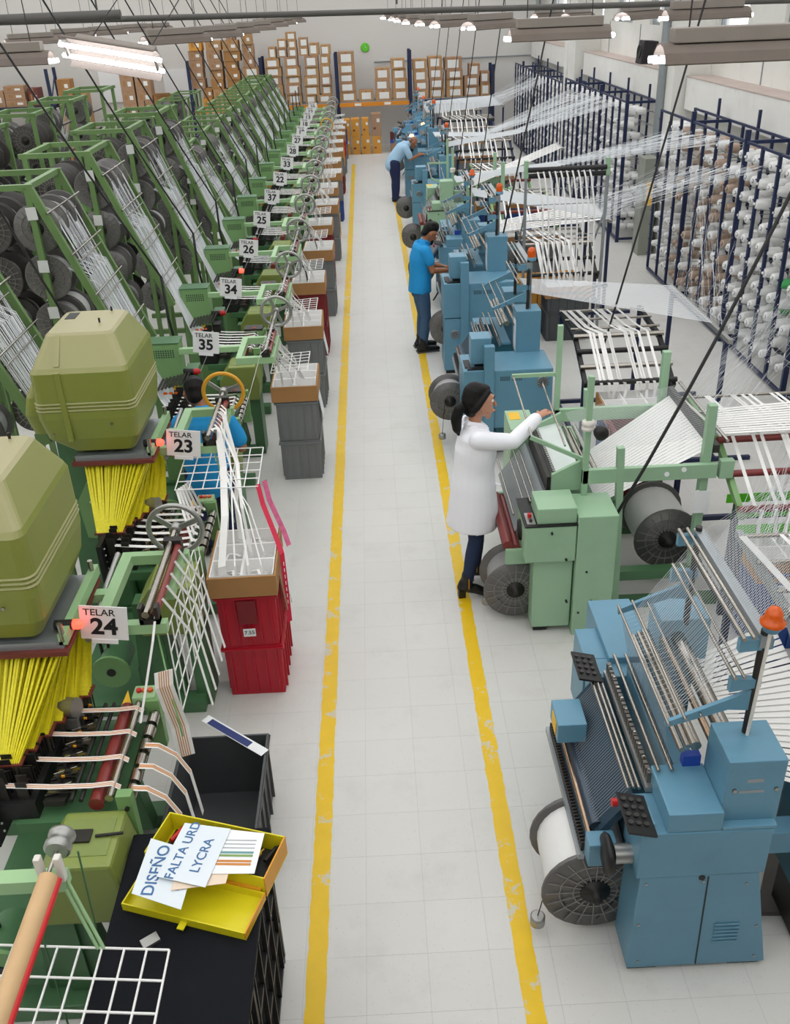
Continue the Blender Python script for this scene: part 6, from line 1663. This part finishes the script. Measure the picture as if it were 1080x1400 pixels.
# --- man in turquoise polo and jeans
fr = frame_at(.6, 11.92, radians(12))
t = thing('person', 'person in a turquoise polo shirt and blue jeans leaning over the tall teal loom', 'person', (.6, 11.92, 0))
J = dict(hipL=(-.02, .09, .88), hipR=(-.02, -.09, .88), kneeL=(.03, .1, .47), kneeR=(.03, -.09, .47), ankL=(.0, .12, .1), ankR=(-.02, -.1, .1))
b = MB(); legs(b, J, 1.)
chain(b, [(-.02, 0, .88), (-.01, 0, 1.05), (.0, 0, 1.22), (.02, 0, 1.34), (.03, 0, 1.37)], [(.16, .11), (.145, .1), (.165, .115), (.15, .085), (.07, .055)], (0, 1, 0), 18)
chain(b, [(.03, 0, 1.38), (.07, 0, 1.45), (.1, 0, 1.5)], [.06, .054, .055])
at, f_, l_, up_ = head(b, (.13, 0, 1.53), (.8, .05, -.6), (.6, 0, .8), 1.05)
for sg in (1, -1):
    chain(b, [(.02, sg*.165, 1.33), (.1, sg*.2, 1.1), (.3, sg*.12, 1.07)], [.044, .043, .03], (0, 0, 1))
hand(b, (.315, -.115, 1.07), (.9, .2, -.15), (.1, .2, -1), .5, 1.05, 1); hand(b, (.315, .115, 1.07), (.9, -.2, -.15), (.1, -.2, -1), .5, 1.05, -1)
blob(b, 'body', SKIN2, t, fr, .0075, 3); face(at, l_, t, fr, 1.05)
c = MB()
chain(c, [(-.025, 0, .8), (-.02, 0, .9), (-.01, 0, 1.06), (.0, 0, 1.22), (.02, 0, 1.36), (.035, 0, 1.4)], [(.185, .15), (.185, .145), (.172, .14), (.19, .145), (.195, .118), (.085, .075)], (0, 1, 0), 22, 3, True)
for sg in (1, -1): chain(c, [(.02, sg*.17, 1.35), (.05, sg*.19, 1.27), (.065, sg*.197, 1.225)], [.074, .07, .067], (0, 0, 1))
sh_ = blob(c, 'polo_shirt', SHIRT, t, fr, .01, 4)
e = MB(); chain(e, [(-.03, 0, 1.44), (.06, .075, 1.44), (.12, .02, 1.4)], [(.022, .008)]*3, (0, 0, 1), 8); chain(e, [(-.03, 0, 1.44), (.06, -.075, 1.44), (.12, -.02, 1.4)], [(.022, .008)]*3, (0, 0, 1), 8)
part(_fr(e, fr), 'collar', SHIRT, sh_)
e = MB(); legs(e, J, 1., .012); chain(e, [(-.02, 0, .8), (-.02, 0, .92)], [(.165, .12), (.165, .12)], (0, 1, 0)); blob(e, 'jeans', JEAN, t, fr, .009, 3)
for nm in ('ankL', 'ankR'):
    e = MB(); a = J[nm]; shoe(e, a, .05, .29, .052, 0); chain(e, [(a[0], a[1], .08), (a[0], a[1], .17)], [.055, .055])
    bt = blob(e, 'shoe', BOOT, t, fr, .009, 2); part(_fr(MB().box(a[0]-.09, a[0]+.21, a[1]-.05, a[1]+.05, 0, .022), fr), 'sole', CRK, bt)
h = MB(); chain(h, [at(.0, 0, .085), at(-.05, 0, .05), at(-.062, 0, -.03)], [(.074, .07), (.086, .074), (.068, .046)], (0, 1, 0), 16)
for k in range(14):
    q = random.Random(k); ball(h, at(q.uniform(-.08, .045), q.uniform(-.06, .06), .098+q.uniform(-.02, .025)), .03, 8)
blob(h, 'hair', HAIR, t, fr, .009, 2)
e = MB(); chain(e, [at(.06, .055, -.06), at(.092, 0, -.1), at(.06, -.055, -.06)], [.016, .022, .016]); blob(e, 'beard', HAIR, t, fr, .009, 2)

# --- bent man in pale blue shirt
fr = frame_at(.58, 22.35, radians(5))
t = thing('person', 'person in a pale blue shirt and navy trousers bending over a far loom', 'person', (.58, 22.35, 0))
J = dict(hipL=(-.02, .1, .84), hipR=(-.02, -.1, .84), kneeL=(.02, .11, .45), kneeR=(.0, -.11, .45), ankL=(.0, .12, .1), ankR=(-.02, -.11, .1))
b = MB(); legs(b, J, 1.05)
chain(b, [(-.03, 0, .85), (.05, 0, 1.0), (.17, 0, 1.13), (.27, 0, 1.2), (.32, 0, 1.23)], [(.17, .13), (.16, .13), (.17, .125), (.15, .085), (.07, .055)], (0, 1, 0), 18)
chain(b, [(.3, 0, 1.22), (.37, 0, 1.26)], [.06, .056])
at, f_, l_, up_ = head(b, (.43, 0, 1.26), (.75, 0, -.66), (.66, 0, .75), 1.05)
for sg in (1, -1):
    chain(b, [(.25, sg*.165, 1.14), (.33, sg*.2, .93), (.55, sg*.1, 1.0)], [.046, .044, .032], (0, 0, 1))
hand(b, (.565, -.095, 1.0), (.9, .2, .1), (.1, .2, -1), .5, 1.05, 1); hand(b, (.565, .095, 1.0), (.9, -.2, .1), (.1, -.2, -1), .5, 1.05, -1)
blob(b, 'body', SKIN2, t, fr, .01, 3); face(at, l_, t, fr, 1.05)
c = MB()
chain(c, [(-.06, 0, .8), (-.0, 0, .93), (.07, 0, 1.02), (.17, 0, 1.14), (.26, 0, 1.2), (.32, 0, 1.23)], [(.19, .165), (.19, .155), (.18, .15), (.195, .145), (.19, .115), (.09, .075)], (0, 1, 0), 20)
for sg in (1, -1): chain(c, [(.24, sg*.17, 1.17), (.3, sg*.2, 1.05), (.32, sg*.2, 1.0)], [.08, .075, .072], (0, 0, 1))
blob(c, 'shirt', SHIRT2, t, fr, .012, 4)
e = MB(); legs(e, J, 1.15, .035); chain(e, [(-.03, 0, .75), (-.02, 0, .9)], [(.175, .14), (.175, .14)], (0, 1, 0)); blob(e, 'trousers', NAVY, t, fr, .012, 3)
for nm in ('ankL', 'ankR'):
    e = MB(); a = J[nm]; shoe(e, a, .05, .29, .05, 0); blob(e, 'shoe', BOOT, t, fr, .011, 2)
h = MB(); chain(h, [at(-.04, 0, .02), at(-.05, 0, -.03)], [(.079, .06), (.07, .05)], (0, 1, 0), 14); blob(h, 'shaved_hair', HAIRS, t, fr, .01, 2)

# --- man behind TELAR 23, back to us, leaning over the next loom
fr = frame_at(-1.46, 6.95, radians(93))
t = thing('person', 'person in a turquoise tee shirt with black hair, back turned, behind the TELAR 23 sign', 'person', (-1.46, 6.95, 0))
J = dict(hipL=(-.08, .1, .8), hipR=(-.08, -.1, .8), kneeL=(.0, .11, .44), kneeR=(.0, -.11, .44), ankL=(-.04, .12, .1), ankR=(-.04, -.12, .1))
b = MB(); legs(b, J, 1.05)
chain(b, [(-.08, 0, .8), (-.04, 0, .97), (.03, 0, 1.12), (.08, 0, 1.22), (.1, 0, 1.26)], [(.17, .12), (.16, .11), (.18, .12), (.165, .085), (.07, .055)], (0, 1, 0), 18)
chain(b, [(.09, 0, 1.25), (.15, 0, 1.33)], [.06, .056])
at, f_, l_, up_ = head(b, (.2, .06, 1.39), (.85, .2, -.5), (.5, 0, .85), 1.05)
for sg in (1, -1):
    chain(b, [(.06, sg*.175, 1.17), (.02, sg*.29, .95), (.22, sg*.24, .97)], [.046, .046, .032], (0, 0, 1))
hand(b, (.235, -.235, .97), (.9, .2, .1), (.1, .2, -1), .5, 1.05, 1); hand(b, (.235, .235, .97), (.9, -.2, .1), (.1, -.2, -1), .5, 1.05, -1)
blob(b, 'body', SKIN2, t, fr, .0075, 3); face(at, l_, t, fr, 1.05)
c = MB()
chain(c, [(-.1, 0, .72), (-.08, 0, .82), (-.04, 0, .98), (.03, 0, 1.12), (.075, 0, 1.21), (.1, 0, 1.255)], [(.195, .15), (.19, .145), (.18, .135), (.21, .14), (.205, .115), (.09, .075)], (0, 1, 0), 20)
for sg in (1, -1): chain(c, [(.06, sg*.18, 1.19), (.05, sg*.25, 1.07), (.04, sg*.27, 1.02)], [.08, .074, .07], (0, 0, 1))
blob(c, 'tee_shirt', SHIRT, t, fr, .01, 4)
e = MB(); legs(e, J, 1.08, .015); chain(e, [(-.08, 0, .7), (-.08, 0, .84)], [(.175, .13), (.175, .13)], (0, 1, 0)); blob(e, 'trousers', NAVY, t, fr, .01, 3)
for nm in ('ankL', 'ankR'):
    e = MB(); a = J[nm]; shoe(e, a, .05, .29, .05, 0); blob(e, 'shoe', BOOT, t, fr, .01, 2)
h = MB(); chain(h, [at(.03, 0, .075), at(-.035, 0, .05), at(-.05, 0, -.04)], [(.08, .075), (.09, .085), (.07, .055)], (0, 1, 0), 16)
blob(h, 'hair', HAIR, t, fr, .008, 2)

# ------------------------------------------------------------------ drop the prototypes
for p in list(CP.values())+[TRAY, BEAM, BEAMW, BEAMD, CREEL, LOOM]:
    drop(p)
for nm in [o.name for o in S.objects if o.parent is None and o.get('label') in ('crate', 'carton', 'beam', 'creel', 'loom', 'lamp')]:
    drop(S.objects[nm])
